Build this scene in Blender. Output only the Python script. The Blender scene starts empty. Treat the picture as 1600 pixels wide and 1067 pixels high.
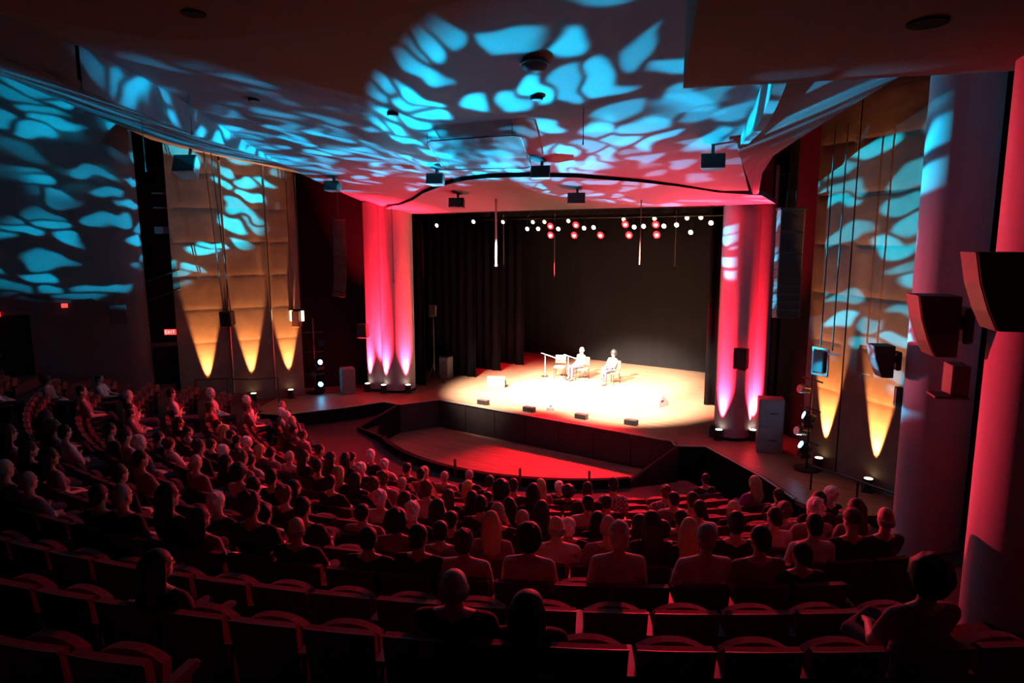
import bpy, math, random
from mathutils import Vector, Matrix
random.seed(7)
R = math.radians
sc = bpy.context.scene
col = sc.collection

# ------------------------------------------------------------------ camera
cam_d = bpy.data.cameras.new('camera')
cam_d.lens = 24.0
cam_d.sensor_width = 36.0
cam_d.clip_end = 200
cam = bpy.data.objects.new('camera', cam_d)
cam.location = (0, 0, 5.5)
cam.rotation_euler = (R(90 - 8.607), 0, R(35.091))
col.objects.link(cam)
sc.camera = cam

# ------------------------------------------------------------------ world, exposure
w = bpy.data.worlds.new('world')
sc.world = w
w.use_nodes = True
w.node_tree.nodes['Background'].inputs[0].default_value = (0.010, 0.004, 0.006, 1)
w.node_tree.nodes['Background'].inputs[1].default_value = 0.12
sc.view_settings.view_transform = 'Standard'
sc.view_settings.look = 'None'
sc.view_settings.exposure = 0.0
sc.view_settings.gamma = 1.0
sc.view_settings.use_curve_mapping = False
sc.cycles.max_bounces = 5
sc.cycles.diffuse_bounces = 3
sc.cycles.sample_clamp_indirect = 4.0

# ------------------------------------------------------------------ stage lighting
def spot(name, loc, target, color, power, angle, blend=0.3, size=0.06):
    d = bpy.data.lights.new(name, 'SPOT')
    d.energy = power; d.color = color; d.spot_size = R(angle); d.spot_blend = blend
    d.shadow_soft_size = size
    o = bpy.data.objects.new(name, d)
    o.location = loc
    o.rotation_euler = (Vector(target) - Vector(loc)).to_track_quat('-Z', 'Y').to_euler()
    col.objects.link(o)
    return o

def gobo(light, scale, seed, sharp=0.09, thr=0.42, cover=0.42, stretch=2.0, ang=0.6, blur=0.0, drop=0.30, fill=0.03):
    """leaf breakup pattern cut into the beam, as the glass in a moving light does"""
    d = light.data; d.use_nodes = True
    nt = d.node_tree; N = nt.nodes; L = nt.links
    em = N['Emission']
    m = light.rotation_euler.to_matrix()
    right, up, fwd = m.col[0], m.col[1], -m.col[2]
    g = N.new('ShaderNodeNewGeometry')
    def dot(v):
        n = N.new('ShaderNodeVectorMath'); n.operation = 'DOT_PRODUCT'
        L.new(g.outputs['Incoming'], n.inputs[0]); n.inputs[1].default_value = v
        return n.outputs['Value']
    def mth(op, a, b=None):
        n = N.new('ShaderNodeMath'); n.operation = op
        for i, v in enumerate((a, b)):
            if v is None: continue
            if isinstance(v, (int, float)): n.inputs[i].default_value = v
            else: L.new(v, n.inputs[i])
        return n.outputs[0]
    f = dot(fwd)
    cb = N.new('ShaderNodeCombineXYZ')
    L.new(mth('DIVIDE', dot(right), f), cb.inputs[0])
    L.new(mth('DIVIDE', dot(up), f), cb.inputs[1])
    nz = N.new('ShaderNodeTexNoise'); nz.inputs['Scale'].default_value = scale * 0.7
    L.new(cb.outputs[0], nz.inputs['Vector'])
    mx = N.new('ShaderNodeVectorMath'); mx.operation = 'MULTIPLY_ADD'
    L.new(nz.outputs['Color'], mx.inputs[0]); mx.inputs[1].default_value = (0.085, 0.085, 0); L.new(cb.outputs[0], mx.inputs[2])
    mp = N.new('ShaderNodeMapping')
    mp.inputs['Location'].default_value = (seed * 3.17, seed * 1.71, 0)
    mp.inputs['Rotation'].default_value = (0, 0, ang)
    mp.inputs['Scale'].default_value = (scale, scale * stretch, 1)
    L.new(mx.outputs[0], mp.inputs['Vector'])
    vo = N.new('ShaderNodeTexVoronoi'); vo.voronoi_dimensions = '2D'; vo.inputs['Scale'].default_value = 1.0
    L.new(mp.outputs[0], vo.inputs['Vector'])
    r1 = N.new('ShaderNodeMapRange'); r1.interpolation_type = 'SMOOTHSTEP'
    # the lens is focused on the far end of the throw: nearer surfaces (higher in the beam) go soft
    sh = mth('ADD', mth('MULTIPLY', mth('MAXIMUM', mth('ADD', mth('DIVIDE', dot(up), f), 0.06), 0.0), blur), sharp)
    L.new(mth('ADD', sh, thr), r1.inputs[1]); L.new(mth('SUBTRACT', thr, sh), r1.inputs[2])
    L.new(vo.outputs['Distance'], r1.inputs[0])
    n2 = N.new('ShaderNodeTexNoise'); n2.inputs['Scale'].default_value = scale * 0.42; n2.inputs['Detail'].default_value = 1.0
    mp2 = N.new('ShaderNodeMapping'); mp2.inputs['Location'].default_value = (seed * 7.3, seed, 0)
    L.new(cb.outputs[0], mp2.inputs['Vector']); L.new(mp2.outputs[0], n2.inputs['Vector'])
    r2 = N.new('ShaderNodeMapRange'); r2.interpolation_type = 'SMOOTHSTEP'
    r2.inputs[1].default_value = cover - 0.05; r2.inputs[2].default_value = cover + 0.08
    L.new(n2.outputs['Fac'], r2.inputs[0])
    ve = N.new('ShaderNodeTexVoronoi'); ve.voronoi_dimensions = '2D'; ve.feature = 'DISTANCE_TO_EDGE'; ve.inputs['Scale'].default_value = 1.0
    L.new(mp.outputs[0], ve.inputs['Vector'])
    r3 = N.new('ShaderNodeMapRange'); r3.interpolation_type = 'SMOOTHSTEP'
    L.new(mth('SUBTRACT', 0.04, mth('MULTIPLY', sh, 0.35)), r3.inputs[1]); L.new(mth('ADD', 0.06, sh), r3.inputs[2])
    L.new(ve.outputs['Distance'], r3.inputs[0])
    sp_ = N.new('ShaderNodeSeparateColor'); L.new(vo.outputs['Color'], sp_.inputs[0])
    cell = mth('MULTIPLY', mth('GREATER_THAN', sp_.outputs[0], drop), mth('ADD', mth('MULTIPLY', sp_.outputs[1], 0.6), 0.5))
    L.new(mth('ADD', fill, mth('MULTIPLY', cell, mth('MULTIPLY', mth('MULTIPLY', r1.outputs[0], r3.outputs[0]), r2.outputs[0]))), em.inputs['Strength'])
    em.inputs['Color'].default_value = (*d.color, 1)
    d.color = (1, 1, 1)

CYAN = (0.0, 0.46, 0.80)
RED = (1.0, 0.012, 0.035)
AMBER = (1.0, 0.34, 0.10)
WHITE = (1.0, 0.80, 0.66)
MOVERS = {'left_upper': (-19.25, 15.65, 1.10), 'left_lower': (-19.25, 15.60, 0.28),
          'right_upper': (-3.50, 16.90, 1.30), 'right_lower': (-3.52, 16.90, 0.55)}
# moving lights on the side booms, throwing leaf patterns across the house
gobo(spot('beam_left_upper', MOVERS['left_upper'], (-0.75, 14.5, 7.1), CYAN, 120000, 31, 0.15, 0.03), 17, 1.3, ang=0.5, stretch=2.3, cover=0.34)
gobo(spot('beam_left_lower', MOVERS['left_lower'], (-8.3, 11.9, 7.5), CYAN, 240000, 27, 0.5, 0.03), 15, 2.7, ang=0.9, cover=0.24, thr=0.46, blur=1.0, stretch=2.8, drop=0.28, fill=0.02)
gobo(spot('beam_right_upper', MOVERS['right_upper'], (-21.5, 9.4, 8.9), CYAN, 230000, 30, 0.25, 0.03), 19, 4.1, ang=-0.9, stretch=2.5, cover=0.36, blur=0.3, fill=0.01)
gobo(spot('beam_right_lower', MOVERS['right_lower'], (-14.4, 9.8, 7.9), CYAN, 120000, 34, 0.7, 0.03), 16, 5.9, ang=-0.9, cover=0.36, blur=0.7, sharp=0.2, stretch=2.6, fill=0.04)
# white front light from the slot in the ceiling
spot('front_light_centre', (-11.2, 13.9, 6.75), (-11.9, 22.0, 0.0), WHITE, 75000, 37, 0.6, 0.10)
spot('front_light_left', (-14.0, 15.0, 6.55), (-13.4, 20.6, 0.0), WHITE, 52000, 50, 1.0, 0.10)
spot('front_light_right', (-7.9, 15.0, 6.55), (-10.0, 21.3, 0.0), WHITE, 60000, 46, 0.9, 0.10)
# red wash from the rig over the stage: into the house, onto the pit and down on the boards
for i, (x, tx, ty) in enumerate(((-12.95, -14.5, 10.5), (-11.9, -10.5, 10.0), (-9.95, -7.0, 10.2), (-8.95, -3.6, 8.0))):
    spot('red_wash.%03d' % i, (x, 20.75, 5.60), (tx, ty, 0.4), RED, 13000, 35 if i < 2 else 45, 1.0, 0.08)
spot('red_pit_wash', (-10.9, 20.75, 5.60), (-9.8, 15.4, -0.9), RED, 15000, 46, 1.0, 0.08)
spot('red_down_left', (-12.95, 20.75, 5.60), (-14.6, 23.6, 0), RED, 9000, 60, 0.8, 0.08)
spot('red_down_right', (-8.95, 20.75, 5.60), (-8.2, 22.5, 0), RED, 9000, 60, 0.8, 0.08)
# added red fill lamps, imitating wide uplight spill on the ceiling
spot('ceiling_fill_left', (-16.7, 17.1, 0.36), (-14.6, 16.4, 6.8), (1.0, 0.03, 0.08), 7000, 62, 1.0, 0.05)
spot('ceiling_fill_right', (-5.95, 18.0, 0.36), (-7.0, 16.4, 6.8), (1.0, 0.03, 0.08), 11000, 62, 1.0, 0.05)
spot('red_column_fill', (-19.2, 15.7, 2.4), (0.5, 8.9, 4.7), (1.0, 0.03, 0.07), 30000, 19, 0.9, 0.08)  # added red fill lamp without a fixture, brightens the right columns

# ------------------------------------------------------------------ materials
def mat(name, color, rough=0.7, noise=0.0, scale=8.0, metallic=0.0, emit=None, strength=0.0, bump=0.0, stretch=(1, 1, 1), spec=0.4, alpha=None, coat=None):
    m = bpy.data.materials.new(name); m.use_nodes = True
    nt = m.node_tree; b = nt.nodes['Principled BSDF']
    b.inputs['Base Color'].default_value = (*color, 1)
    b.inputs['Roughness'].default_value = rough
    b.inputs['Metallic'].default_value = metallic
    b.inputs['Specular IOR Level'].default_value = spec
    if emit:
        b.inputs['Emission Color'].default_value = (*emit, 1)
        b.inputs['Emission Strength'].default_value = strength
    if noise or bump:
        tc = nt.nodes.new('ShaderNodeTexCoord'); mp = nt.nodes.new('ShaderNodeMapping')
        mp.inputs['Scale'].default_value = stretch
        nz = nt.nodes.new('ShaderNodeTexNoise'); nz.inputs['Scale'].default_value = scale; nz.inputs['Detail'].default_value = 4
        nt.links.new(tc.outputs['Object'], mp.inputs['Vector']); nt.links.new(mp.outputs[0], nz.inputs['Vector'])
        if noise:
            rp = nt.nodes.new('ShaderNodeValToRGB')
            rp.color_ramp.elements[0].position = 0.3; rp.color_ramp.elements[1].position = 0.7
            rp.color_ramp.elements[0].color = (*[c * (1 - noise) for c in color], 1)
            rp.color_ramp.elements[1].color = (*[min(1, c * (1 + noise)) for c in color], 1)
            nt.links.new(nz.outputs['Fac'], rp.inputs['Fac']); nt.links.new(rp.outputs['Color'], b.inputs['Base Color'])
        if bump:
            bp = nt.nodes.new('ShaderNodeBump'); bp.inputs['Strength'].default_value = bump; bp.inputs['Distance'].default_value = 0.02
            nt.links.new(nz.outputs['Fac'], bp.inputs['Height']); nt.links.new(bp.outputs[0], b.inputs['Normal'])
    return m

M = {
 'carpet': mat('carpet', (0.045, 0.022, 0.022), 0.95, 0.3, 30),
 'stage': mat('stage_boards', (0.26, 0.15, 0.09), 0.42, 0.35, 1.6, stretch=(0.35, 9, 1), bump=0.05),
 'ledge': mat('painted_ledge', (0.16, 0.10, 0.085), 0.5, 0.25, 2),
 'pit': mat('pit_boards', (0.30, 0.15, 0.10), 0.5, 0.25, 1.2, stretch=(0.4, 6, 1)),
 'black': mat('black_paint', (0.009, 0.008, 0.009), 0.9, spec=0.05),
 'fascia': mat('dark_fascia', (0.030, 0.022, 0.022), 0.6, 0.2, 3),
 'trim': mat('edge_trim', (0.45, 0.38, 0.33), 0.45),
 'plaster': mat('ceiling_plaster', (0.085, 0.085, 0.098), 0.85, 0.06, 1.5),
 'cloud': mat('dark_cloud', (0.075, 0.05, 0.05), 0.85, 0.1, 2),
 'wall': mat('dark_wall', (0.055, 0.05, 0.053), 0.85, 0.12, 1.5),
 'column': mat('column_plaster', (0.42, 0.36, 0.37), 0.8, 0.08, 2, stretch=(3, 3, 0.4)),
 'fabric': mat('panel_fabric', (0.20, 0.15, 0.11), 0.9, 0.16, 2.2, bump=0.25),
 'drape': mat('black_drape', (0.008, 0.007, 0.009), 0.95, 0.2, 3, spec=0.05),
 'backdrop': mat('backdrop_cloth', (0.006, 0.0048, 0.0057), 0.95, 0.1, 1),
 'speaker': mat('speaker_black', (0.016, 0.015, 0.016), 0.6),
 'grille': mat('speaker_grille', (0.022, 0.02, 0.02), 0.55, 0.3, 60),
 'arraybox': mat('array_cabinet', (0.11, 0.085, 0.08), 0.55, 0.2, 20),
 'greybox': mat('grey_cabinet', (0.16, 0.15, 0.15), 0.5, 0.1, 9),
 'metal': mat('dark_metal', (0.06, 0.06, 0.065), 0.35, metallic=0.8),
 'chrome': mat('bright_metal', (0.55, 0.55, 0.57), 0.25, metallic=1.0),
 'wire': mat('cable', (0.03, 0.03, 0.03), 0.6),
 'whitewire': mat('white_cable', (0.8, 0.78, 0.75), 0.5),
 'acrylic': mat('tinted_acrylic', (0.13, 0.15, 0.17), 0.25, spec=0.6),
 'seat': mat('seat_upholstery', (0.15, 0.03, 0.033), 0.85, 0.2, 25),
 'seatback': mat('seat_shell', (0.075, 0.030, 0.032), 0.55, 0.15, 12),
 'arm': mat('seat_arm', (0.10, 0.045, 0.036), 0.5, 0.15, 8),
 'endpanel_lit': mat('seat_end_panel_lit', (0.35, 0.28, 0.18), 0.6),  # cream glow of the aisle lights put into the panel colour
 'wood': mat('chair_wood', (0.35, 0.22, 0.12), 0.5, 0.2, 6),
 'white_lens': mat('white_lens', (0.9, 0.8, 0.7), 0.3, emit=(1, 0.86, 0.70), strength=7),
 'dim_lens': mat('dim_lens', (0.9, 0.8, 0.6), 0.3, emit=(1, 0.80, 0.55), strength=2.2),
 'red_lens': mat('red_lens', (0.9, 0.2, 0.2), 0.3, emit=(1, 0.012, 0.016), strength=5),
 'hot_lens': mat('hot_lens', (0.9, 0.5, 0.5), 0.3, emit=(1, 0.55, 0.50), strength=6),
 'amber_lens': mat('amber_lens', (0.9, 0.7, 0.4), 0.3, emit=(1, 0.72, 0.40), strength=5),
 'blue_lens': mat('blue_lens', (0.3, 0.7, 0.9), 0.3, emit=(0.10, 0.55, 1.0), strength=40),
 'exit': mat('exit_sign', (0.8, 0.1, 0.1), 0.4, emit=(1, 0.06, 0.05), strength=1.6),
 'exitletter': mat('exit_letter', (0.9, 0.7, 0.7), 0.4, emit=(1, 0.55, 0.5), strength=1.5),
 'door': mat('door_paint', (0.10, 0.05, 0.05), 0.6, 0.15, 4),
 'stepglow': mat('aisle_tread_lit', (0.42, 0.36, 0.22), 0.7, 0.15, 8),  # glow of the step lights put into the tread colour
 'skin': mat('skin', (0.55, 0.36, 0.28), 0.6), 'skin2': mat('skin_deep', (0.26, 0.15, 0.10), 0.6),
 'eye': mat('eye', (0.05, 0.04, 0.04), 0.3), 'lip': mat('lip', (0.35, 0.14, 0.13), 0.5),
 'hw': mat('hair_white', (0.72, 0.68, 0.64), 0.75, 0.15, 40), 'hg': mat('hair_grey', (0.30, 0.27, 0.25), 0.75, 0.2, 40),
 'hd': mat('hair_black', (0.015, 0.012, 0.011), 0.6, 0.2, 40), 'hn': mat('hair_brown', (0.085, 0.045, 0.025), 0.65, 0.25, 40),
 'hL': mat('hair_blond', (0.42, 0.26, 0.12), 0.65, 0.2, 40),
 'cl': mat('cloth_pale', (0.62, 0.56, 0.54), 0.9, 0.06, 20), 'cm': mat('cloth_mid', (0.25, 0.17, 0.17), 0.9, 0.1, 20),
 'ck': mat('cloth_dark', (0.025, 0.021, 0.024), 0.9, 0.1, 20), 'cr': mat('cloth_red', (0.42, 0.06, 0.06), 0.9, 0.1, 20),
 'cv': mat('cloth_violet', (0.22, 0.06, 0.40), 0.9, 0.1, 20), 'cp': None,
 'jeans': mat('trousers_dark', (0.035, 0.035, 0.05), 0.9, 0.15, 30), 'shoe': mat('shoe_leather', (0.03, 0.025, 0.02), 0.5),
 'print': mat('shirt_print', (0.62, 0.40, 0.36), 0.8),
}
M['acrylic'].node_tree.nodes['Principled BSDF'].inputs['Alpha'].default_value = 0.4
def plaid():
    m = mat('cloth_plaid', (0.4, 0.36, 0.36), 0.9)
    nt = m.node_tree; b = nt.nodes['Principled BSDF']
    tc = nt.nodes.new('ShaderNodeTexCoord'); ck = nt.nodes.new('ShaderNodeTexChecker')
    ck.inputs['Scale'].default_value = 28
    ck.inputs[1].default_value = (0.62, 0.56, 0.56, 1); ck.inputs[2].default_value = (0.10, 0.08, 0.10, 1)
    nt.links.new(tc.outputs['Object'], ck.inputs[0]); nt.links.new(ck.outputs[0], b.inputs['Base Color'])
    return m
M['cp'] = plaid()

# ------------------------------------------------------------------ helpers
class MB:
    def __init__(s): s.v = []; s.f = []
    def add(s, v, f):
        o = len(s.v); s.v += [tuple(p) for p in v]; s.f += [tuple(i + o for i in q) for q in f]; return s
    def obox(s, c, ax, h):
        c = Vector(c); a = [Vector(x) for x in ax]
        v = [c + a[0] * h[0] * i + a[1] * h[1] * j + a[2] * h[2] * k for i in (-1, 1) for j in (-1, 1) for k in (-1, 1)]
        return s.add(v, [(0, 1, 3, 2), (4, 6, 7, 5), (0, 4, 5, 1), (2, 3, 7, 6), (0, 2, 6, 4), (1, 5, 7, 3)])
    def box(s, c, size, rz=0.0, rx=0.0):
        m = Matrix.Rotation(rz, 3, 'Z') @ Matrix.Rotation(rx, 3, 'X')
        return s.obox(c, [m.col[0], m.col[1], m.col[2]], [x / 2 for x in size])
    def cyl(s, p0, p1, r0, r1=None, n=12, cap=True):
        r1 = r0 if r1 is None else r1
        p0 = Vector(p0); p1 = Vector(p1); z = (p1 - p0).normalized()
        x = z.orthogonal().normalized(); y = z.cross(x); v = []
        for p, r in ((p0, r0), (p1, r1)):
            v += [p + (x * math.cos(2 * math.pi * i / n) + y * math.sin(2 * math.pi * i / n)) * r for i in range(n)]
        f = [(i, (i + 1) % n, n + (i + 1) % n, n + i) for i in range(n)]
        if cap: f += [tuple(reversed(range(n))), tuple(range(n, 2 * n))]
        return s.add(v, f)
    def tube(s, pts, r, n=8):
        for a, b in zip(pts, pts[1:]): s.cyl(a, b, r, r, n)
        return s
    def sphere(s, c, r, n=14, m=9, rot=None):
        if not hasattr(r, '__len__'): r = (r, r, r)
        v = []; c = Vector(c)
        def P(t, p):
            q = Vector((r[0] * math.sin(p) * math.cos(t), r[1] * math.sin(p) * math.sin(t), r[2] * math.cos(p)))
            return c + (rot @ q if rot else q)
        v.append(P(0, 0))
        for j in range(1, m): v += [P(2 * math.pi * i / n, math.pi * j / m) for i in range(n)]
        v.append(P(0, math.pi)); f = []
        for i in range(n): f.append((0, 1 + i, 1 + (i + 1) % n))
        for j in range(m - 2):
            for i in range(n):
                a = 1 + j * n + i; b = 1 + j * n + (i + 1) % n
                f.append((a, a + n, b + n, b))
        k = 1 + (m - 2) * n; e = len(v) - 1
        for i in range(n): f.append((k + i, e, k + (i + 1) % n))
        return s.add(v, f)
    def cap(s, a, b, r0, r1, n=12):      # rounded, tapered limb
        s.sphere(a, r0, n, 8); s.sphere(b, r1, n, 8); return s.cyl(a, b, r0, r1, n)
    def prism(s, poly, z0, z1):
        n = len(poly)
        za = z0 if hasattr(z0, '__len__') else [z0] * n; zb = z1 if hasattr(z1, '__len__') else [z1] * n
        v = [(p[0], p[1], za[i]) for i, p in enumerate(poly)] + [(p[0], p[1], zb[i]) for i, p in enumerate(poly)]
        return s.add(v, [tuple(reversed(range(n))), tuple(range(n, 2 * n))] + [(i, (i + 1) % n, n + (i + 1) % n, n + i) for i in range(n)])
    def grid(s, fn, nu, nv):
        v = [fn(i / nu, j / nv) for j in range(nv + 1) for i in range(nu + 1)]
        return s.add(v, [(j * (nu + 1) + i, j * (nu + 1) + i + 1, (j + 1) * (nu + 1) + i + 1, (j + 1) * (nu + 1) + i) for j in range(nv) for i in range(nu)])
    def slab(s, fn, nu, nv, off):         # closed sheet: fn(u,v) surface, thickened by vector off
        off = Vector(off)
        n = (nu + 1) * (nv + 1); o = len(s.v)
        g = lambda i, j, k: o + k * n + j * (nu + 1) + i
        top = [Vector(fn(i / nu, j / nv)) for j in range(nv + 1) for i in range(nu + 1)]
        s.v += [tuple(p) for p in top] + [tuple(p + off) for p in top]
        for j in range(nv):
            for i in range(nu):
                s.f.append((g(i, j, 0), g(i + 1, j, 0), g(i + 1, j + 1, 0), g(i, j + 1, 0)))
                s.f.append((g(i, j, 1), g(i, j + 1, 1), g(i + 1, j + 1, 1), g(i + 1, j, 1)))
        for i in range(nu):
            s.f.append((g(i, 0, 0), g(i, 0, 1), g(i + 1, 0, 1), g(i + 1, 0, 0))); s.f.append((g(i, nv, 0), g(i + 1, nv, 0), g(i + 1, nv, 1), g(i, nv, 1)))
        for j in range(nv):
            s.f.append((g(0, j, 0), g(0, j + 1, 0), g(0, j + 1, 1), g(0, j, 1))); s.f.append((g(nu, j, 0), g(nu, j, 1), g(nu, j + 1, 1), g(nu, j + 1, 0)))
        return s
    def mesh(s, name, smooth=False):
        me = bpy.data.meshes.new(name); me.from_pydata(s.v, [], s.f); me.validate()
        import bmesh
        bm = bmesh.new(); bm.from_mesh(me); bmesh.ops.recalc_face_normals(bm, faces=bm.faces); bm.to_mesh(me); bm.free()
        if smooth:
            me.polygons.foreach_set('use_smooth', [True] * len(me.polygons))
        me.update()
        return me
    def build(s, name, m, parent=None, smooth=False, bevel=0.0, autosmooth=False):
        o = bpy.data.objects.new(name, s.mesh(name, smooth)); col.objects.link(o)
        o.data.materials.append(M[m] if isinstance(m, str) else m)
        if parent: o.parent = parent
        if bevel:
            b = o.modifiers.new('bevel', 'BEVEL'); b.width = bevel; b.segments = 2; b.limit_method = 'ANGLE'
        return o

def tag(o, label=None, cat=None, group=None, kind=None):
    if label: o['label'] = label
    if cat: o['category'] = cat
    if group: o['group'] = group
    if kind: o['kind'] = kind
    return o
def empty(name, loc=(0, 0, 0), rz=0.0, label=None, cat=None, group=None):
    o = bpy.data.objects.new(name, None); o.empty_display_size = 0.1
    o.location = loc; o.rotation_euler = (0, 0, rz); col.objects.link(o)
    return tag(o, label, cat, group)
def link_mesh(name, me, m, parent, loc=(0, 0, 0), rot=(0, 0, 0)):
    o = bpy.data.objects.new(name, me); col.objects.link(o)
    if not me.materials: me.materials.append(None)
    o.material_slots[0].link = 'OBJECT'; o.material_slots[0].material = M[m] if isinstance(m, str) else m
    o.parent = parent; o.location = loc; o.rotation_euler = rot
    return o
def copy_tree(o, parent=None):
    c = o.copy(); col.objects.link(c); c.parent = parent
    for ch in o.children: copy_tree(ch, c)
    return c

CX, CY = -11.0, 18.5                      # centre of the curved seating
def rk(k): return 17.6 - 0.89 * k
def zf(k): return 2.14 - 0.272 * k + 0.00156 * k * k
def arc(r, th): return (CX + r * math.sin(R(th)), CY - r * math.cos(R(th)))

# ================================================================== STRUCTURE
# stepped seating floor
mb = MB(); TH = [-66 + i * 4 for i in range(33)]
def ring(r0, r1, z, zr):
    v = []; f = []
    for t in TH: v += [(*arc(r0, t), z), (*arc(r1, t), z), (*arc(r1, t), zr)]
    for i in range(len(TH) - 1):
        a = 3 * i; b = a + 3
        f += [(a, b, b + 1, a + 1), (a + 1, b + 1, b + 2, a + 2)]
    mb.add(v, f)
for k in range(-7, 11):
    rb = rk(k) + 0.36; rf = rk(k) - 0.53
    if k == 10: rf = 5.9
    ring(rb, rf, zf(k), zf(k + 1) if k < 10 else -1.2)
tag(mb.build('floor', 'carpet'), kind='structure')
# orchestra pit
mb = MB(); pts = [(-15.85, 17.3), (-15.85, 16.0)] + [arc(5.75, t) for t in range(-52, 53, 8)] + [(-6.3, 16.9), (-6.6, 17.3)]
mb.prism(pts, -1.15, -0.95)
tag(mb.build('floor_pit', 'pit'), kind='structure')
mb = MB()
for a in range(-33, 47, 5):
    q = [arc(5.75, a), arc(5.75, a + 5), arc(5.9, a + 5), arc(5.9, a)]
    mb.prism(q, -1.2, -0.2)
pw = tag(mb.build('wall_pit', 'black'), kind='structure')
mb = MB()
for a in (4, 21, 37): x, y = arc(5.92, a); mb.box((x, y, -0.2), (0.05, 0.05, 0.5), R(a))
mb.build('rail_post', 'arm', pw)
# stage floor, its wings and side ledges (one level)
STAGE = [(-15.23, 17.28), (-6.80, 17.28), (-6.57, 16.94), (-5.87, 17.35), (-4.0, 15.8), (-3.05, 14.8), (-2.2, 14.3), (-0.8, 15.4), (-1.5, 17.4), (-3.0, 18.6), (-3.0, 28.5), (-22, 28.5), (-22, 14.6), (-22.3, 11.2), (-21.4, 10.6), (-20.9, 11.7), (-17.9, 12.9), (-17.46, 13.8), (-17.0, 14.72), (-16.56, 16.0), (-15.82, 16.0)]
tag(MB().prism(STAGE, -0.10, 0.0).build('floor_stage', 'stage'), kind='structure')
# apron fascia panels below the stage edge
def fascia(a, b, z0, z1, n, name='wall_apron', mt='fascia'):
    a = Vector((*a, 0)); b = Vector((*b, 0)); d = (b - a); L_ = d.length; d.normalize(); nrm = Vector((d.y, -d.x, 0))
    root = MB().obox((a + b) / 2 + Vector((0, 0, (z0 + z1) / 2)) - nrm * 0.06, (d, nrm, (0, 0, 1)), (L_ / 2, 0.04, (z1 - z0) / 2)).build(name, 'black')
    tag(root, kind='structure')
    for i in range(n):
        c = a + d * L_ * (i + 0.5) / n
        MB().obox(c + Vector((0, 0, (z0 + z1) / 2)) - nrm * 0.005, (d, nrm, (0, 0, 1)), (L_ / n / 2 - 0.012, 0.02, (z1 - z0) / 2 - 0.012)).build('panel', mt, root)
    MB().obox((a + b) / 2 + Vector((0, 0, z1 + 0.012)), (d, nrm, (0, 0, 1)), (L_ / 2, 0.03, 0.012)).build('edge_strip', 'trim', root)
fascia((-15.23, 17.28), (-6.80, 17.28), -0.95, 0.0, 7)
fascia((-15.82, 16.0), (-15.23, 17.28), -0.95, 0.0, 1)
fascia((-6.80, 17.28), (-6.57, 16.94), -0.95, 0.0, 1)
fascia((-6.57, 16.94), (-5.87, 17.35), -0.95, 0.0, 1, mt='black')
fascia((-5.87, 17.35), (-4.0, 15.8), -0.95, 0.0, 2, mt='black')
fascia((-4.0, 15.8), (-3.05, 14.8), -0.95, 0.0, 1, mt='black')
fascia((-16.56, 16.0), (-15.82, 16.0), -0.95, 0.0, 1)
fascia((-17.0, 14.72), (-16.56, 16.0), -0.95, 0.0, 1, mt='black')
fascia((-17.9, 12.9), (-17.0, 14.72), -0.95, 0.0, 2, mt='black')
fascia((-20.9, 11.7), (-17.9, 12.9), -0.95, 0.0, 3, mt='black')
# sloping walls that close the pit at both sides
def slopewall(a, b, za, zb, name):
    a = Vector((*a, 0)); b = Vector((*b, 0)); d = (b - a).normalized(); n = Vector((d.y, -d.x, 0)) * 0.06
    v = []
    for p, z in ((a, za), (b, zb)):
        v += [p + n + Vector((0, 0, -1.1)), p - n + Vector((0, 0, -1.1)), p - n + Vector((0, 0, z)), p + n + Vector((0, 0, z))]
    o = MB().add(v, [(0, 1, 2, 3), (7, 6, 5, 4), (0, 3, 7, 4), (1, 5, 6, 2), (3, 2, 6, 7), (0, 4, 5, 1)]).build(name, 'black')
    tag(o, kind='structure')
    MB().cyl(a + Vector((0, 0, za + 0.01)), b + Vector((0, 0, zb + 0.01)), 0.012, n=6).build('edge_strip', 'arm', o)
slopewall((-15.85, 15.98), (-15.72, 14.1), 0.02, -0.32, 'wall_pit_left')
slopewall((-15.72, 14.1), (-14.16, 13.62), -0.32, -0.24, 'wall_pit_corner')
slopewall((-6.50, 16.9), (-6.75, 14.4), 0.02, -0.28, 'wall_pit_right')

# backdrop and drapes ------------------------------------------------------------------
def drape(name, a, b, z0, z1, folds, depth, m, label, cat='curtain', group=None, hem=True):
    a = Vector((*a, 0)); b = Vector((*b, 0)); d = b - a; nrm = Vector((d.y, -d.x, 0)).normalized()
    nu = folds * 8
    def fn(u, v):
        wv = math.sin(u * folds * 2 * math.pi + 0.6 * math.sin(u * 9)) * depth * (1 - 0.35 * v)
        p = a + d * u + nrm * wv
        return (p.x, p.y, z0 + (z1 - z0) * v)
    root = empty(name, tuple((a + b) / 2 + Vector((0, 0, z0))), 0, label, cat, group)
    o = MB().slab(fn, nu, 3, nrm * -0.02).build('cloth', m, None, smooth=True)
    o.parent = root; o.matrix_parent_inverse = Matrix.Translation(-Vector(root.location))
    p = MB().cyl(a + Vector((0, 0, z1)), b + Vector((0, 0, z1)), 0.03, n=8).build('batten', 'metal')
    p.parent = root; p.matrix_parent_inverse = Matrix.Translation(-Vector(root.location))
    return root
drape('backdrop_curtain', (-20.5, 27.3), (-3.5, 27.3), 0.01, 7.6, 30, 0.012, 'backdrop', 'wide black backdrop cloth closing the rear of the stage', 'backdrop')
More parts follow.
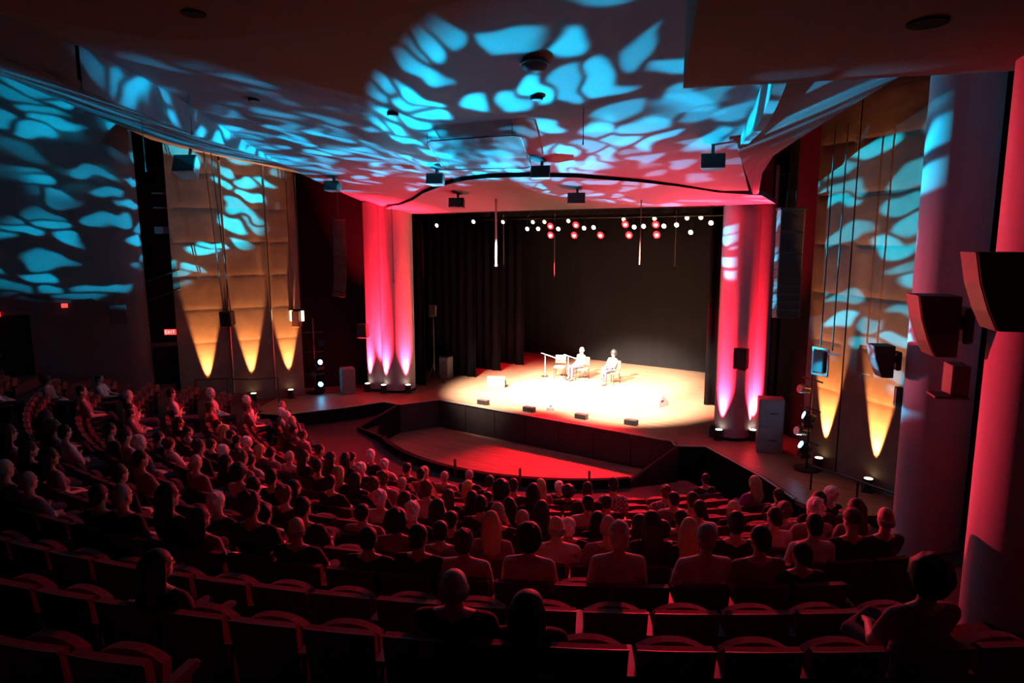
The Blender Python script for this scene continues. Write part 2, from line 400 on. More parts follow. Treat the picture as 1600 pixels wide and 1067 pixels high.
for i, (x0, x1, y) in enumerate(((-20.5, -17.15, 18.75), (-20.3, -16.52, 21.0), (-20.3, -16.5, 22.65), (-20.3, -16.45, 24.3))):
    drape('leg_curtain', (x0, y), (x1, y), 0.01, 7.4, 9, 0.06, 'drape',
          ['black leg curtain right behind the left red proscenium column', 'black leg curtain behind the speaker on a tripod stand', 'black leg curtain, middle one on the left of the stage', 'black leg curtain nearest the backdrop on the left of the stage'][i], group='black leg curtains')
drape('leg_curtain', (-7.55, 21.9), (-4.2, 21.9), 0.01, 7.4, 8, 0.06, 'drape', 'black leg curtain beside the right red proscenium column', group='black leg curtains')
drape('border_curtain', (-20, 22.6), (-4, 22.6), 6.35, 7.6, 24, 0.05, 'drape', 'black border curtain hung above the stage light bar', group='black border curtains')
# stage house shell
mb = MB(); mb.box((-11.5, 28.4, 4.5), (24, 0.2, 11)); tag(mb.build('wall_stage_rear', 'black'), kind='structure')
mb = MB(); mb.box((-22.2, 22.6, 4.5), (0.2, 11.6, 11)); tag(mb.build('wall_stage_left', 'black'), kind='structure')
mb = MB(); mb.box((-2.6, 23.6, 4.5), (0.2, 9.6, 11)); tag(mb.build('wall_stage_right', 'black'), kind='structure')
mb = MB(); mb.box((-11.5, 23.0, 10.0), (24, 11, 0.2)); tag(mb.build('ceiling_stage', 'black'), kind='structure')
# header above the proscenium, behind the ceiling edge
mb = MB(); mb.box((-11.4, 18.55, 7.9), (13.2, 0.25, 3.1)); tag(mb.build('wall_header', 'black'), kind='structure')

# ceiling ---------------------------------------------------------------------------
def pz(x, y): return 6.35 + 0.2 * (18 - y)
CURVE = [(-17.6, 17.2), (-16.87, 16.72), (-16.2, 16.6), (-15.1, 16.05), (-14.01, 15.34), (-12.67, 14.66), (-11.71, 14.32), (-10.77, 14.2), (-9.49, 14.33), (-8.41, 14.65), (-7.06, 15.34), (-6.33, 15.91), (-5.63, 16.6), (-4.7, 17.0)]
FOLD = [(-17.2, 13.9), (-15.6, 9.2), (-14.6, 8.6), (-12.6, 8.9), (-10.76, 9.43), (-8.51, 9.92), (-6.56, 9.83), (-5.0, 9.5), (-3.65, 9.06), (-2.9, 8.7)]
def sheet(low, high, zlow, zhigh, thick=0.12, n=28, rows=8):
    """surface between two plan polylines (points joined by equal arc length)"""
    def samp(pl, u):
        L_ = [0]
        for a, b in zip(pl, pl[1:]): L_.append(L_[-1] + math.hypot(b[0] - a[0], b[1] - a[1]))
        t = u * L_[-1]
        for i in range(len(pl) - 1):
            if t <= L_[i + 1] + 1e-9:
                s_ = (t - L_[i]) / max(1e-9, L_[i + 1] - L_[i]); return (pl[i][0] + (pl[i + 1][0] - pl[i][0]) * s_, pl[i][1] + (pl[i + 1][1] - pl[i][1]) * s_)
        return pl[-1]
    def fn(u, v):
        a = samp(low, u); b = samp(high, u)
        x = a[0] + (b[0] - a[0]) * v; y = a[1] + (b[1] - a[1]) * v
        za = zlow(*a); zb = zhigh(*b)
        return (x, y, za + (zb - za) * v)
    return MB().slab(fn, n, rows, (0, 0, thick))
# lower reflector between proscenium and curved slot
c1 = sheet([(-18.3, 18.0), (-4.6, 18.0)], [(x, y + 0.10) for x, y in CURVE], pz, lambda x, y: pz(x, y) - 0.02).build('ceiling', 'plaster')
tag(c1, kind='structure')
# middle reflector, its lip hanging a little lower than the slot
MID = [(-17.3, 16.9)] + CURVE[1:-1] + [(-4.9, 16.7)]
L_EDGE = [(-17.08, 14.02), (-16.2, 11.7), (-14.98, 9.64), (-14.24, 8.4), (-13.45, 7.13), (-12.76, 5.7), (-12.2, 4.3), (-11.8, 2.0)]
R_EDGE = [(-4.25, 13.6), (-3.75, 12.4), (-3.2, 11.2), (-2.6, 9.6), (-2.0, 7.6), (-1.2, 4.5), (-0.6, 2.0)]
mb = MB()
def strip_rows(rows):
    """skin a list of equally long point rows into one slab"""
    n = len(rows[0]); nv = len(rows) - 1
    def fn(u, v):
        r = rows[min(nv, int(round(v * nv)))]; return r[min(n - 1, int(round(u * (n - 1))))]
    return MB().slab(fn, n - 1, nv, (0, 0, 0.12))
def lerp(a, b, t): return tuple(x + (y - x) * t for x, y in zip(a, b))
def resamp(pl, n):
    L_ = [0]
    for a, b in zip(pl, pl[1:]): L_.append(L_[-1] + math.dist(a, b))
    out = []
    for i in range(n):
        t = L_[-1] * i / (n - 1)
        for j in range(len(pl) - 1):
            if t <= L_[j + 1] + 1e-9:
                out.append(lerp(pl[j], pl[j + 1], (t - L_[j]) / max(1e-9, L_[j + 1] - L_[j]))); break
    return out
low = resamp(MID, 25)
foldp = resamp([(-14.6, 8.95), (-12.6, 9.0), (-10.76, 9.43), (-8.51, 9.92), (-6.56, 9.83), (-5.0, 9.5), (-3.65, 9.06), (-2.5, 9.2)], 25)
rows = []
nr = 10
lside = resamp([(-17.3, 16.9), (-17.08, 14.02), (-16.2, 11.7), (-14.6, 8.95)], nr + 1); rside = resamp([(-4.9, 16.7), (-4.25, 13.6), (-3.2, 11.2), (-2.5, 9.2)], nr + 1)
for j in range(nr + 1):
    v = j / nr; row = []
    for i in range(25):
        u = i / 24
        x, y = lerp(low[i], foldp[i], v)
        # blend the ends of the row onto the side edges
        lx, ly = lside[j]; rx_, ry = rside[j]
        bl0 = lerp(low[0], foldp[0], v); bl1 = lerp(low[24], foldp[24], v)
        x += (lx - bl0[0]) * (1 - u) ** 2 + (rx_ - bl1[0]) * u ** 2
        y += (ly - bl0[1]) * (1 - u) ** 2 + (ry - bl1[1]) * u ** 2
        row.append((x, y, pz(x, y) + 0.04 * math.sin(math.pi * v)))
    rows.append(row)
c2 = strip_rows(rows).build('ceiling_reflector', 'plaster'); tag(c2, kind='structure')
# dark lip along the curved slot
mb = MB(); prev = None
for i, (x, y) in enumerate(CURVE[1:-1]):
    t = math.sin(math.pi * i / (len(CURVE) - 3)); h = 0.03 + 0.07 * t
    z = pz(x, y); cur = [(x, y + 0.02, z - h), (x, y + 0.02, z + 0.1), (x, y - 0.03, z + 0.1), (x, y - 0.03, z - h)]
    if prev: mb.add(prev + cur, [(0, 1, 5, 4), (1, 2, 6, 5), (2, 3, 7, 6), (3, 0, 4, 7)])
    prev = cur
tag(mb.build('trim_1', 'black'), kind='structure')
# rear reflector
rl = resamp([(-14.98, 9.64 - 0.6), (-13.45, 7.13), (-12.5, 5.0), (-11.8, 2.0)], 9); rr = resamp([(-2.5, 9.2), (-1.6, 6.5), (-0.6, 2.0)], 9); rows = []
bk = resamp([(-11.8, 2.0), (-0.6, 2.0)], 25)
for j in range(9):
    v = j / 8; row = []
    for i in range(25):
        u = i / 24; x, y = lerp(foldp[i], bk[i], v)
        b0 = lerp(foldp[0], bk[0], v); b1 = lerp(foldp[24], bk[24], v)
        x += (rl[j][0] - b0[0]) * (1 - u) ** 2 + (rr[j][0] - b1[0]) * u ** 2; y += (rl[j][1] - b0[1]) * (1 - u) ** 2 + (rr[j][1] - b1[1]) * u ** 2
        row.append((x, y, pz(x, y) - 0.10 * v * (foldp[i][1] - y)))
    rows.append(row)
c3 = strip_rows(rows).build('ceiling_rear', 'plaster'); tag(c3, kind='structure')
# left side: upright fascia below the reflector edge, and the soffit out to the wall
FL = [((-17.05, 14.0), 7.50, 7.54), ((-16.2, 11.74), 7.58, 7.78), ((-14.98, 9.64), 7.66, 8.18), ((-14.24, 8.4), 7.70, 8.34), ((-13.45, 7.13), 7.80, 8.54), ((-12.72, 5.62), 7.95, 8.72)]
FL2 = [((-12.70, 5.55), 7.96, 8.95), ((-12.4, 4.8), 8.08, 9.05), ((-12.1, 3.9), 8.24, 9.2), ((-11.8, 2.0), 8.5, 9.5)]
for nm, F in (('trim_2', FL), ('trim_3', FL2)):
    F2 = [(*f[0], f[1], f[2]) for f in F]; F2 = resamp(F2, 16)
    tag(MB().slab(lambda u, v: (F2[round(u * 15)][0], F2[round(u * 15)][1], F2[round(u * 15)][2] + (F2[round(u * 15)][3] - F2[round(u * 15)][2]) * v), 15, 2, (-0.12, 0.04, 0)).build(nm, 'plaster', smooth=False), kind='structure')
SI = resamp([(-17.45, 17.3, 6.56), (-17.08, 14.02, 7.5), (-16.2, 11.74, 7.58), (-14.24, 8.4, 7.7), (-13.45, 7.13, 7.8), (-12.76, 5.7, 7.95), (-12.2, 4.3, 8.2), (-11.8, 2.0, 8.5)], 20)
SO = resamp([(-18.25, 17.4, 6.62), (-19.75, 15.3, 7.72), (-20.7, 13.5, 8.05), (-21.6, 11.7, 8.40), (-21.9, 10.3, 8.95), (-22.6, 7.9, 9.9), (-23.2, 5.5, 10.4), (-23.6, 2.0, 10.8)], 20)
tag(strip_rows([[lerp(a, b, t) for a, b in zip(SI, SO)] for t in (0, .33, .66, 1)]).build('ceiling_side_left', 'plaster'), kind='structure')
# right side
FR = resamp([(-4.25, 13.6, 7.21, 7.24), (-3.75, 12.4, 7.20, 7.48), (-3.2, 11.2, 7.20, 7.72), (-2.5, 9.2, 7.22, 8.1), (-1.6, 6.5, 7.3, 8.4)], 12)
tag(MB().slab(lambda u, v: (FR[round(u * 11)][0], FR[round(u * 11)][1], FR[round(u * 11)][2] + (FR[round(u * 11)][3] - FR[round(u * 11)][2]) * v), 11, 2, (0.12, 0.05, 0)).build('trim_4', 'plaster'), kind='structure')
SI = resamp([(-4.9, 17.1, 6.52), (-4.25, 13.6, 7.21), (-3.2, 11.2, 7.2), (-2.5, 9.2, 7.22), (-1.6, 6.5, 7.3)], 14)
SO = resamp([(-4.75, 17.0, 6.55), (-4.3, 15.7, 7.18), (-1.65, 13.0, 8.0), (0.2, 10.5, 8.3), (2.0, 7.0, 8.6)], 14)
tag(strip_rows([[lerp(a, b, t) for a, b in zip(SI, SO)] for t in (0, .33, .66, 1)]).build('ceiling_side_right', 'plaster'), kind='structure')
# dark clouds close to the camera
CL = [(-9.6, 1.5), (-9.25, 3.31), (-9.18, 4.06), (-9.01, 4.89), (-8.48, 5.26), (-7.78, 5.52), (-6.66, 5.89), (-5.61, 5.99), (-4.88, 6.0), (-4.2, 6.0), (-3.6, 1.0), (-6, -3), (-9, -3)]
o = MB().prism(CL, 8.0, 8.25).build('ceiling_cloud_left', 'cloud'); tag(o, kind='structure')
o = MB().prism([(-3.10, 7.83), (0.08, 9.02), (2.6, 9.95), (2.6, 2.0), (-0.6, 2.0)], 7.2, 8.6).build('ceiling_cloud_right', 'cloud'); tag(o, kind='structure')

# side walls -----------------------------------------------------------------------
# big curved wall on the left
WL = [(-21.85, 11.05), (-21.55, 10.9), (-21.45, 10.55), (-21.65, 10.1), (-22.1, 8.9), (-22.65, 7.4), (-23.2, 5.4), (-23.6, 2.5), (-23.7, -2.0)]
WLr = resamp(WL, 26)
def wl(u, v):
    p = WLr[round(u * 25)]; lean = 0.30 * v
    return (p[0] - lean, p[1], -0.2 + 10.6 * v)
wleft = tag(MB().grid(wl, 25, 6).build('wall_left', 'wall', smooth=True), kind='structure')
tag(MB().slab(lambda u, v: (-24.2 + 1.4 * u, -4 + 18 * u + 0.0, -1 + 12.5 * v), 4, 3, (-0.2, 0, 0)).build('wall_left_outer', 'black'), kind='structure')
tag(MB().slab(lambda u, v: (-22.6 + 4.2 * u, 13.2 + 5.4 * u, -0.1 + 9.5 * v), 4, 3, (-0.15, 0.15, 0)).build('wall_bay_left', 'black'), kind='structure')
tag(MB().slab(lambda u, v: (-0.2 - 4.6 * u, 17.0 + 3.0 * u, -1.1 + 10.6 * v), 4, 3, (0.15, 0.15, 0)).build('wall_bay_right', 'black'), kind='structure')
tag(MB().slab(lambda u, v: (2.6 - 2.4 * u, -4 + 21.2 * u, -1.1 + 11 * v), 6, 3, (0.2, 0, 0)).build('wall_right', 'wall'), kind='structure')
tag(MB().slab(lambda u, v: (-24 + 27 * u, -4.0, -1 + 12 * v), 4, 3, (0, -0.2, 0)).build('wall_rear', 'wall'), kind='structure')
tag(MB().box((-11, 7, 11.6), (28, 24, 0.2)).build('ceiling_slab', 'black'), kind='structure')

# tall fabric panel walls, each tile its own cushion
def panel_wall(name, a, d, cols, z0, rows, h, lean, label, side=1):
    d = Vector((*d, 0)).normalized(); n = Vector((d.y, -d.x, 0)) * side
    a = Vector((*a, 0))
    root = empty(name, (a.x, a.y, z0), 0, label, 'wall panel')
    inv = Matrix.Translation(-Vector(root.location))
    def P(s_, z, out=0.0):
        return a + d * s_ - n * lean * max(0, z) / 8 + n * out + Vector((0, 0, z))
    for (s0, s1) in cols:
        bk_ = MB().slab(lambda u, v: P(s0 + (s1 - s0) * u, z0 + rows * h * v, -0.05), 2, 2, -n * 0.05).build('backing', 'black', root); bk_.matrix_parent_inverse = inv
        for r_ in range(rows):
            zz = z0 + r_ * h
            def fn(u, v):
                e = (1 - abs(2 * u - 1) ** 6) * (1 - abs(2 * v - 1) ** 5)
                return P(s0 + 0.004 + (s1 - s0 - 0.008) * u, zz + h * v, -0.005 + 0.005 * e)
            t = MB().slab(fn, 8, 12, -n * 0.02).build('panel', 'fabric', root); t.matrix_parent_inverse = inv
    return root, P, inv
UL = [(-20.80, 12.26), (-20.17, 13.47), (-19.61, 14.55)]       # amber uplights, left
pa = (-20.57 + 0.30 * 0.888 - 0.0, 13.68 - 0.30 * 0.46)
pwl, PL, invl = panel_wall('fabric_panel_wall', pa, (0.46, 0.888), [(-2.20, -0.62), (-0.58, 0.72), (0.76, 1.72)], -0.08, 8, 1.09, 0.35, 'three tall quilted fabric wall panels lit amber left of the stage')
for s_ in (-0.60, 0.74):
    o = MB().tube([PL(s_, 0.0, 0.03), PL(s_, 8.0, 0.03)], 0.022, 6).build('seam_rod', 'chrome', pwl); o.matrix_parent_inverse = invl
dr = (-0.795, 0.606)
pwr, PR, invr = panel_wall('fabric_panel_wall', (-1.85 + 0.61 * 0.15, 16.2 + 0.80 * 0.15), dr, [(-0.75, 1.10)], -0.3, 8, 1.13, 0.0, 'wide quilted fabric wall panel with amber uplight beside the right column', -1)
pwr2, PR2, invr2 = panel_wall('fabric_panel_wall', (-3.04 + 0.61 * 0.15, 17.11 + 0.8 * 0.15), dr, [(-0.36, 0.80)], -0.3, 8, 1.13, 0.0, 'narrow quilted fabric wall panel with amber uplight behind the wide one', -1)

# round columns
def column(c, r, z0, z1, label, m='column', seams=True):
    root = empty('column', (c[0], c[1], z0), 0, label, 'column')
    MB().cyl((0, 0, 0), (0, 0, z1 - z0), r, r, 64, cap=False).build('shaft', m, root, smooth=True)
    MB().cyl((0, 0, 0), (0, 0, 0.08), r + 0.015, r + 0.015, 48).build('base_ring', 'black', root)
    return root
column((-0.53, 12.0), 0.46, -0.3, 10.2, 'round column lit purple with blue leaf shadows near the right wall')
column((0.50, 8.55), 0.50, 0.2, 10.2, 'round column lit bright red at the far right edge')
column((-17.55, 17.72), 0.62, 0.0, 6.75, 'round red lit proscenium column left of the stage')
column((-18.15, 17.35), 0.42, 0.0, 6.75, 'slim red lit column beside the left proscenium column')
column((-5.62, 18.75), 0.50, 0.0, 6.75, 'round red lit proscenium column right of the stage')
column((-5.25, 19.15), 0.40, 0.0, 7.4, 'slim red lit column behind the right proscenium column')

# doors and signs on the left -------------------------------------------------------
def door(n, c, ang, w_, h_, lean=0.0):
    root = empty('door_%d' % n, c, ang); root['kind'] = 'structure'
    for sx in (-1, 1): MB().box((sx * (w_ / 2 + 0.05), 0, h_ / 2), (0.10, 0.14, h_)).build('jamb', 'door', root)
    MB().box((0, 0, h_ + 0.06), (w_ + 0.2, 0.14, 0.12)).build('head', 'door', root)
    MB().box((0, -0.03, h_ / 2), (w_, 0.05, h_)).build('leaf', 'black', root)
    MB().box((w_ * 0.32, 0.02, 1.0), (0.22, 0.05, 0.06)).build('push_bar', 'metal', root)
    return root
ang_l = math.atan2(7.4 - 10.1, -22.65 + 21.65)
door(1, (-22.55, 7.45, 1.25), ang_l, 1.0, 2.1)
door(2, (-21.65, 11.45, -0.05), R(60), 0.9, 2.1)
def exit_sign(c, rz, size, label):
    root = empty('exit_sign', c, rz, label, 'sign', 'lit red exit signs')
    MB().box((0, 0, 0), (size, 0.06, size * 0.5)).build('housing', 'exit', root)
    # letters E X I T, built as strokes on the front
    u = size / 8; zz = size * 0.14; mb = MB()
    def bar(x, z, w_, h_, r_=0.0): 
        m = Matrix.Rotation(r_, 3, 'Y'); mb.obox((x, -0.036, z), (m.col[0], m.col[1], m.col[2]), (w_ / 2, 0.006, h_ / 2))
    t = u * 0.32
    x = -2.7 * u; bar(x - u * 0.5, 0, t, zz * 2); [bar(x, z, u * 1.2, t) for z in (-zz, 0, zz)]
    x = -0.9 * u; bar(x, 0, t, zz * 2.3, 0.55); bar(x, 0, t, zz * 2.3, -0.55)
    bar(0.9 * u, 0, t, zz * 2)
    x = 2.6 * u; bar(x, 0, t, zz * 2); bar(x, zz, u * 1.3, t)
    mb.build('lettering', 'exitletter', root)
    return root
exit_sign((-22.55, 7.12, 3.42), R(69), 0.32, 'lit red exit sign above the door at the far left edge')
exit_sign((-21.25, 11.35, 2.55), R(40), 0.34, 'lit red exit sign over the doorway beside the amber panels')
o = MB().box((-22.13, 8.75, 3.55), (0.06, 0.16, 0.12), R(-20)).build('alarm_light', 'exit', bevel=0.01); tag(o, 'small dim red alarm light on the dark left wall', 'alarm light')
# cross rails in the opening above that doorway, and handrails
def rail(pts, r, label, posts=()):
    root = empty('handrail', pts[0], 0, label, 'handrail')
    inv = Matrix.Translation(-Vector(pts[0]))
    a = MB().tube(pts, r, 8).build('rail', 'metal', root); a.matrix_parent_inverse = inv
    for p in posts:
        b = MB().cyl(p[0], p[1], r * 0.9, n=8).build('post', 'metal', root); b.matrix_parent_inverse = inv
    return root
for z, l in ((4.15, 'upper dark rail in the opening left of the amber panels'), (3.55, 'lower dark rail in the opening left of the amber panels')):
    rail([(-21.75, 11.0, z), (-21.35, 11.85, z + 0.35)], 0.025, l)
rail([(-20.7, 11.75, 1.0), (-20.05, 12.45, 1.0), (-19.45, 12.95, 0.95), (-19.05, 13.65, 0.95)], 0.022, 'thin handrail in front of the left amber uplights',
     [((-20.7, 11.75, 0), (-20.7, 11.75, 1.0)), ((-20.05, 12.45, 0), (-20.05, 12.45, 1.0)), ((-19.05, 13.65, 0), (-19.05, 13.65, 0.95))])
rail([(-2.9, 15.6, 0.55), (-1.9, 15.0, 0.6), (-1.2, 14.6, 0.6)], 0.025, 'dark handrail on the right side platform below the amber panels',
     [((-2.9, 15.6, 0), (-2.9, 15.6, 0.55)), ((-1.9, 15.0, 0), (-1.9, 15.0, 0.6)), ((-1.2, 14.6, 0), (-1.2, 14.6, 0.6))])
for i, z in enumerate((6.9, 6.45, 5.75)):
    o = MB().box((-21.75, 11.75, z), (0.05, 0.7, 0.05 if i < 2 else 0.22), R(-25)).build('catwalk_rail', 'greybox'); tag(o, ['topmost thin catwalk rail left of the amber panels', 'middle thin catwalk rail left of the amber panels', 'broad pale catwalk ledge left of the amber panels'][i], 'rail')

# uplights ---------------------------------------------------------------------------
def uplight(c, color, lens, label, group, power, tilt_to=(0, 0), angle=30, light_name='uplight_beam', blend=0.55):
    root = empty('uplight', c, 0, label, 'stage light', group)
    MB().box((0, 0, 0.02), (0.22, 0.20, 0.04)).build('base', 'metal', root, bevel=0.008)
    for sx in (-1, 1): MB().box((sx * 0.115, 0, 0.16), (0.015, 0.05, 0.28)).build('yoke_arm', 'metal', root)
    MB().cyl((0, 0, 0.08), (0, 0, 0.30), 0.075, 0.10, 20).build('body', 'speaker', root)
    MB().cyl((0, 0, 0.296), (0, 0, 0.306), 0.088, n=20).build('lens', lens, root)
    L0 = Vector((c[0], c[1], c[2] + 0.33))
    spot(light_name, L0, L0 + Vector((tilt_to[0], tilt_to[1], 6)), color, power, angle, blend, 0.02)
    return root
lb = ['amber uplight under the first fabric panel from the left', 'amber uplight under the middle fabric panel on the left', 'amber uplight under the fabric panel nearest the stage on the left']
for (x, y), l in zip(UL, lb): uplight((x, y, 0.0), AMBER, 'amber_lens', l, 'amber uplights', 7000, (-0.45 * 0.888, 0.45 * 0.46), 25)
uplight((-1.85, 16.2, 0.0), AMBER, 'amber_lens', 'amber uplight under the wide fabric panel on the right', 'amber uplights', 7000, (0.28, 0.36), 28)
uplight((-3.04, 17.11, 0.0), AMBER, 'amber_lens', 'amber uplight under the narrow fabric panel on the right', 'amber uplights', 7000, (0.28, 0.36), 28)
def col_up(c, cc, r, label):
    d = (Vector(c[:2]) - Vector(cc)); d.normalize(); p = Vector(cc) + d * (r + 0.13)
    uplight((p.x, p.y, 0.0), RED, 'white_lens', label, 'red uplights', 38000, (-d.x * 0.22, -d.y * 0.22), 40, blend=1.0)
col_up((-17.55, 16.9), (-17.55, 17.72), 0.62, 'left of two uplights under the left red column')
col_up((-16.75, 17.45), (-17.55, 17.72), 0.62, 'right of two uplights under the left red column')
col_up((-18.2, 16.8), (-18.15, 17.35), 0.42, 'uplight under the slim red column left of the stage')
col_up((-5.85, 18.0), (-5.62, 18.75), 0.50, 'uplight at the foot of the right red column')
col_up((-5.0, 18.6), (-5.25, 19.15), 0.40, 'uplight behind the right red column beside the grey cabinet')
o = MB().box((-6.05, 18.35, 0.14), (0.14, 0.14, 0.28)).cyl((-6.05, 18.35, 0.28), (-6.05, 18.35, 0.34), 0.06, 0.085, 14).build('floor_box', 'speaker', bevel=0.01); tag(o, 'small black floor box beside the right red column uplight', 'box')

# loudspeakers -----------------------------------------------------------------------
def line_array(c, rz, n_sub, n_small, label, m='arraybox'):
    root = empty('line_array', c, rz, label, 'loudspeaker', 'hanging line arrays')
    MB().box((0, 0, 0.02), (0.62, 0.45, 0.06)).build('fly_frame', 'metal', root, bevel=0.01)
    for sx in (-1, 1): MB().cyl((sx * 0.12, 0, 0.04), (sx * 0.05, 0, 1.6), 0.012, n=6).build('chain', 'metal', root)
    z = 0.0; y = 0.0
    for i in range(n_sub + n_small):
        h = 0.52 if i < n_sub else 0.19; z -= h + 0.006; a = 0.0 if i < n_sub else 0.028 * (i - n_sub)
        y += -math.sin(a) * h * 0.5
        b = MB().box((0, y, z + h / 2), (0.56, 0.42, h), 0, -a).build('cabinet', m, root, bevel=0.012)
        MB().box((0, y - 0.215, z + h / 2 - 0.0), (0.50, 0.015, h * 0.86), 0, -a).build('grille', 'grille', b)
        if i < n_sub:
            MB().cyl((0, y - 0.222, z + h / 2), (0, y - 0.232, z + h / 2), 0.17, 0.06, 20).build('cone', 'grille', b)
        for sx in (-1, 1): MB().box((sx * 0.285, y - 0.16, z + 0.03), (0.012, 0.03, 0.03)).build('pin', 'chrome', b)
    return root
line_array((-4.15, 17.7, 6.18), R(28), 2, 8, 'long curved line array hanging on the right of the stage')
line_array((-18.75, 16.2, 6.10), R(-38), 2, 8, 'dark line array hanging left of the red column', 'speaker')
def box_speaker(name, c, rz, size, label, rx=0.0, m='speaker', bracket=0.12, wires=0.0, group=None):
    root = empty(name, c, rz, label, 'loudspeaker', group); root.rotation_euler = (rx, 0, rz)
    sx, sy, sz = size
    b = MB().add([(x * sx / 2 * (1 if y < 0 else 0.74), y * sy / 2, z * sz / 2 * (1 if y < 0 else 0.92)) for x in (-1, 1) for y in (-1, 1) for z in (-1, 1)],
                 [(0, 1, 3, 2), (4, 6, 7, 5), (0, 4, 5, 1), (2, 3, 7, 6), (0, 2, 6, 4), (1, 5, 7, 3)]).build('cabinet', m, root, bevel=0.012)
    MB().box((0, -sy / 2 - 0.006, 0), (sx * 0.9, 0.014, sz * 0.9)).build('grille', 'grille', root, bevel=0.004)
    if bracket: MB().box((0, 0.02, sz / 2 + bracket / 2), (0.06, 0.08, bracket)).build('bracket', 'metal', root)
    for s_ in ((-1, 1) if wires else ()):
        MB().cyl((s_ * sx * 0.3, 0, sz / 2), (s_ * sx * 0.3, 0, sz / 2 + wires), 0.015, n=6).build('suspension_wire', 'wire', root)
    return root
ceil = [((-11.93, 13.60, 6.98), 'small ceiling speaker left above the curved black slot'), ((-8.72, 13.60, 6.98), 'small ceiling speaker right above the curved black slot'),
        ((-13.01, 15.75, 6.50), 'small ceiling speaker left below the curved black slot'), ((-9.03, 15.80, 6.50), 'small ceiling speaker right below the curved black slot'),
        ((-4.65, 13.40, 6.95), 'small ceiling speaker beside the cyan strip on the right'), ((-15.94, 13.65, 6.98), 'small ceiling speaker where the left cyan strip ends')]
for (p, l) in ceil:
    box_speaker('ceiling_speaker', p, R(22), (0.46, 0.34, 0.28), l, R(-8), bracket=0.22, group='ceiling speakers', m='greybox' if 'above' in l else 'speaker')
box_speaker('hanging_speaker', (-19.6, 11.35, 7.55), R(35), (0.66, 0.5, 0.55), 'speaker lit blue hanging under the left soffit', R(-25), m='greybox', bracket=0.35)
box_speaker('hanging_speaker', (-20.25, 12.75, 2.92), R(25), (0.40, 0.34, 0.48), 'dark speaker hanging before the seam of the amber panels', R(6), bracket=0.1, wires=5.0)
box_speaker('wall_speaker', (-21.15, 9.75, 3.28), R(70), (0.45, 0.45, 0.55), 'black speaker on the dark left wall', 0, bracket=0.05)
sp = empty('followspot_frame', (-19.55, 14.9, 2.75), R(25), 'speaker in a frame with two lit side lamps before the amber panels', 'loudspeaker')
MB().box((0, 0, 0), (0.26, 0.28, 0.56)).build('cabinet', 'seatback', sp, bevel=0.02)
for s_ in (-1, 1):
    MB().box((s_ * 0.21, 0.02, 0.10), (0.07, 0.08, 0.36), 0, 0).build('side_lamp', 'amber_lens', sp, bevel=0.01)
    MB().cyl((s_ * 0.16, 0, 0.28), (s_ * 0.16, 0, 5.0), 0.018, n=6).build('suspension_rod', 'wire', sp)
MB().box((0, 0, 0.31), (0.56, 0.1, 0.05)).build('frame_bar', 'metal', sp)
fr = empty('lamp_fixture', (-3.05, 16.55, 2.72), R(-30), 'metal hanging lamp frame before the narrow fabric panel', 'lamp frame')
for s_ in (-1, 1): MB().box((s_ * 0.2, 0, 0), (0.035, 0.05, 0.62)).build('side_bar', 'chrome', fr)
for z in (-0.3, 0.3): MB().box((0, 0, z), (0.44, 0.05, 0.035)).build('cross_bar', 'chrome', fr)
MB().box((0, 0.02, 0), (0.30, 0.2, 0.5)).build('lamp_body', 'door', fr, bevel=0.03)
MB().box((0.34, 0, 0.22), (0.34, 0.04, 0.04), 0, 0).build('arm', 'chrome', fr)
for s_ in (-0.02, 0.3): MB().cyl((s_, 0, 0.3), (s_, 0, 5.2), 0.015, n=6).build('suspension_rod', 'wire', fr)

# tapered surround speakers on the right columns
def surround(c, rz, s_, label, bracket_to, spare=True):
    root = empty('wall_speaker', c, rz, label, 'loudspeaker', 'tapered speakers on the right columns')
    prof = [(-0.34, 0.5), (0.30, 0.5), (0.30, -0.5), (-0.02, -0.5), (-0.14, -0.25), (-0.26, 0.1)]
    v = []
    for x in (-0.30, 0.30): v += [(x * s_, p[0] * s_, p[1] * s_) for p in prof]
    n = len(prof)
    MB().add(v, [tuple(range(n)), tuple(reversed(range(n, 2 * n)))] + [(i, n + i, n + (i + 1) % n, (i + 1) % n) for i in range(n)]).build('cabinet', 'speaker', root, bevel=0.012)
    mb = MB()
    for a, b in ((5, 0), (4, 5), (3, 4)):
        p, q = prof[a], prof[b]
        mb.add([(x * s_, (y_ - 0.012) * s_, z_ * s_) for x in (-0.27, 0.27) for (y_, z_) in (p, q)], [(0, 1, 3, 2)])
    mb.build('grille', 'grille', root)
    MB().box((0, 0.36 * s_, 0.05 * s_), (0.12 * s_, 0.16 * s_, 0.22 * s_)).build('bracket', 'metal', root, bevel=0.01)
    MB().box((0, 0.50 * s_, 0.0), (0.34 * s_, 0.16 * s_, 0.6 * s_)).build('wall_plate', 'speaker', root, bevel=0.03)
    return root
surround((-1.32, 11.85, 3.62), R(-62), 0.50, 'smallest tapered speaker, on the purple column by the amber panel', None)
surround((-0.50, 8.75, 4.56), R(-66), 0.66, 'middle tapered speaker with angled black cabinet on the red column', None)
surround((0.02, 6.75, 5.08), R(-70), 0.62, 'largest looking tapered speaker cut by the right edge', None)
o = MB().box((-0.24, 8.95, 3.95), (0.18, 0.3, 0.34), R(20)).box((-0.30, 8.85, 3.77), (0.34, 0.3, 0.03), R(20)).build('junction_box', 'speaker', bevel=0.01); tag(o, 'black junction box with tray under the middle tapered speaker', 'junction box')
o = MB().box((-1.05, 12.0, 3.05), (0.10, 0.14, 0.30), R(20)).build('cable_box', 'speaker', bevel=0.01); tag(o, 'narrow black cable box below the smallest tapered speaker', 'cable box')
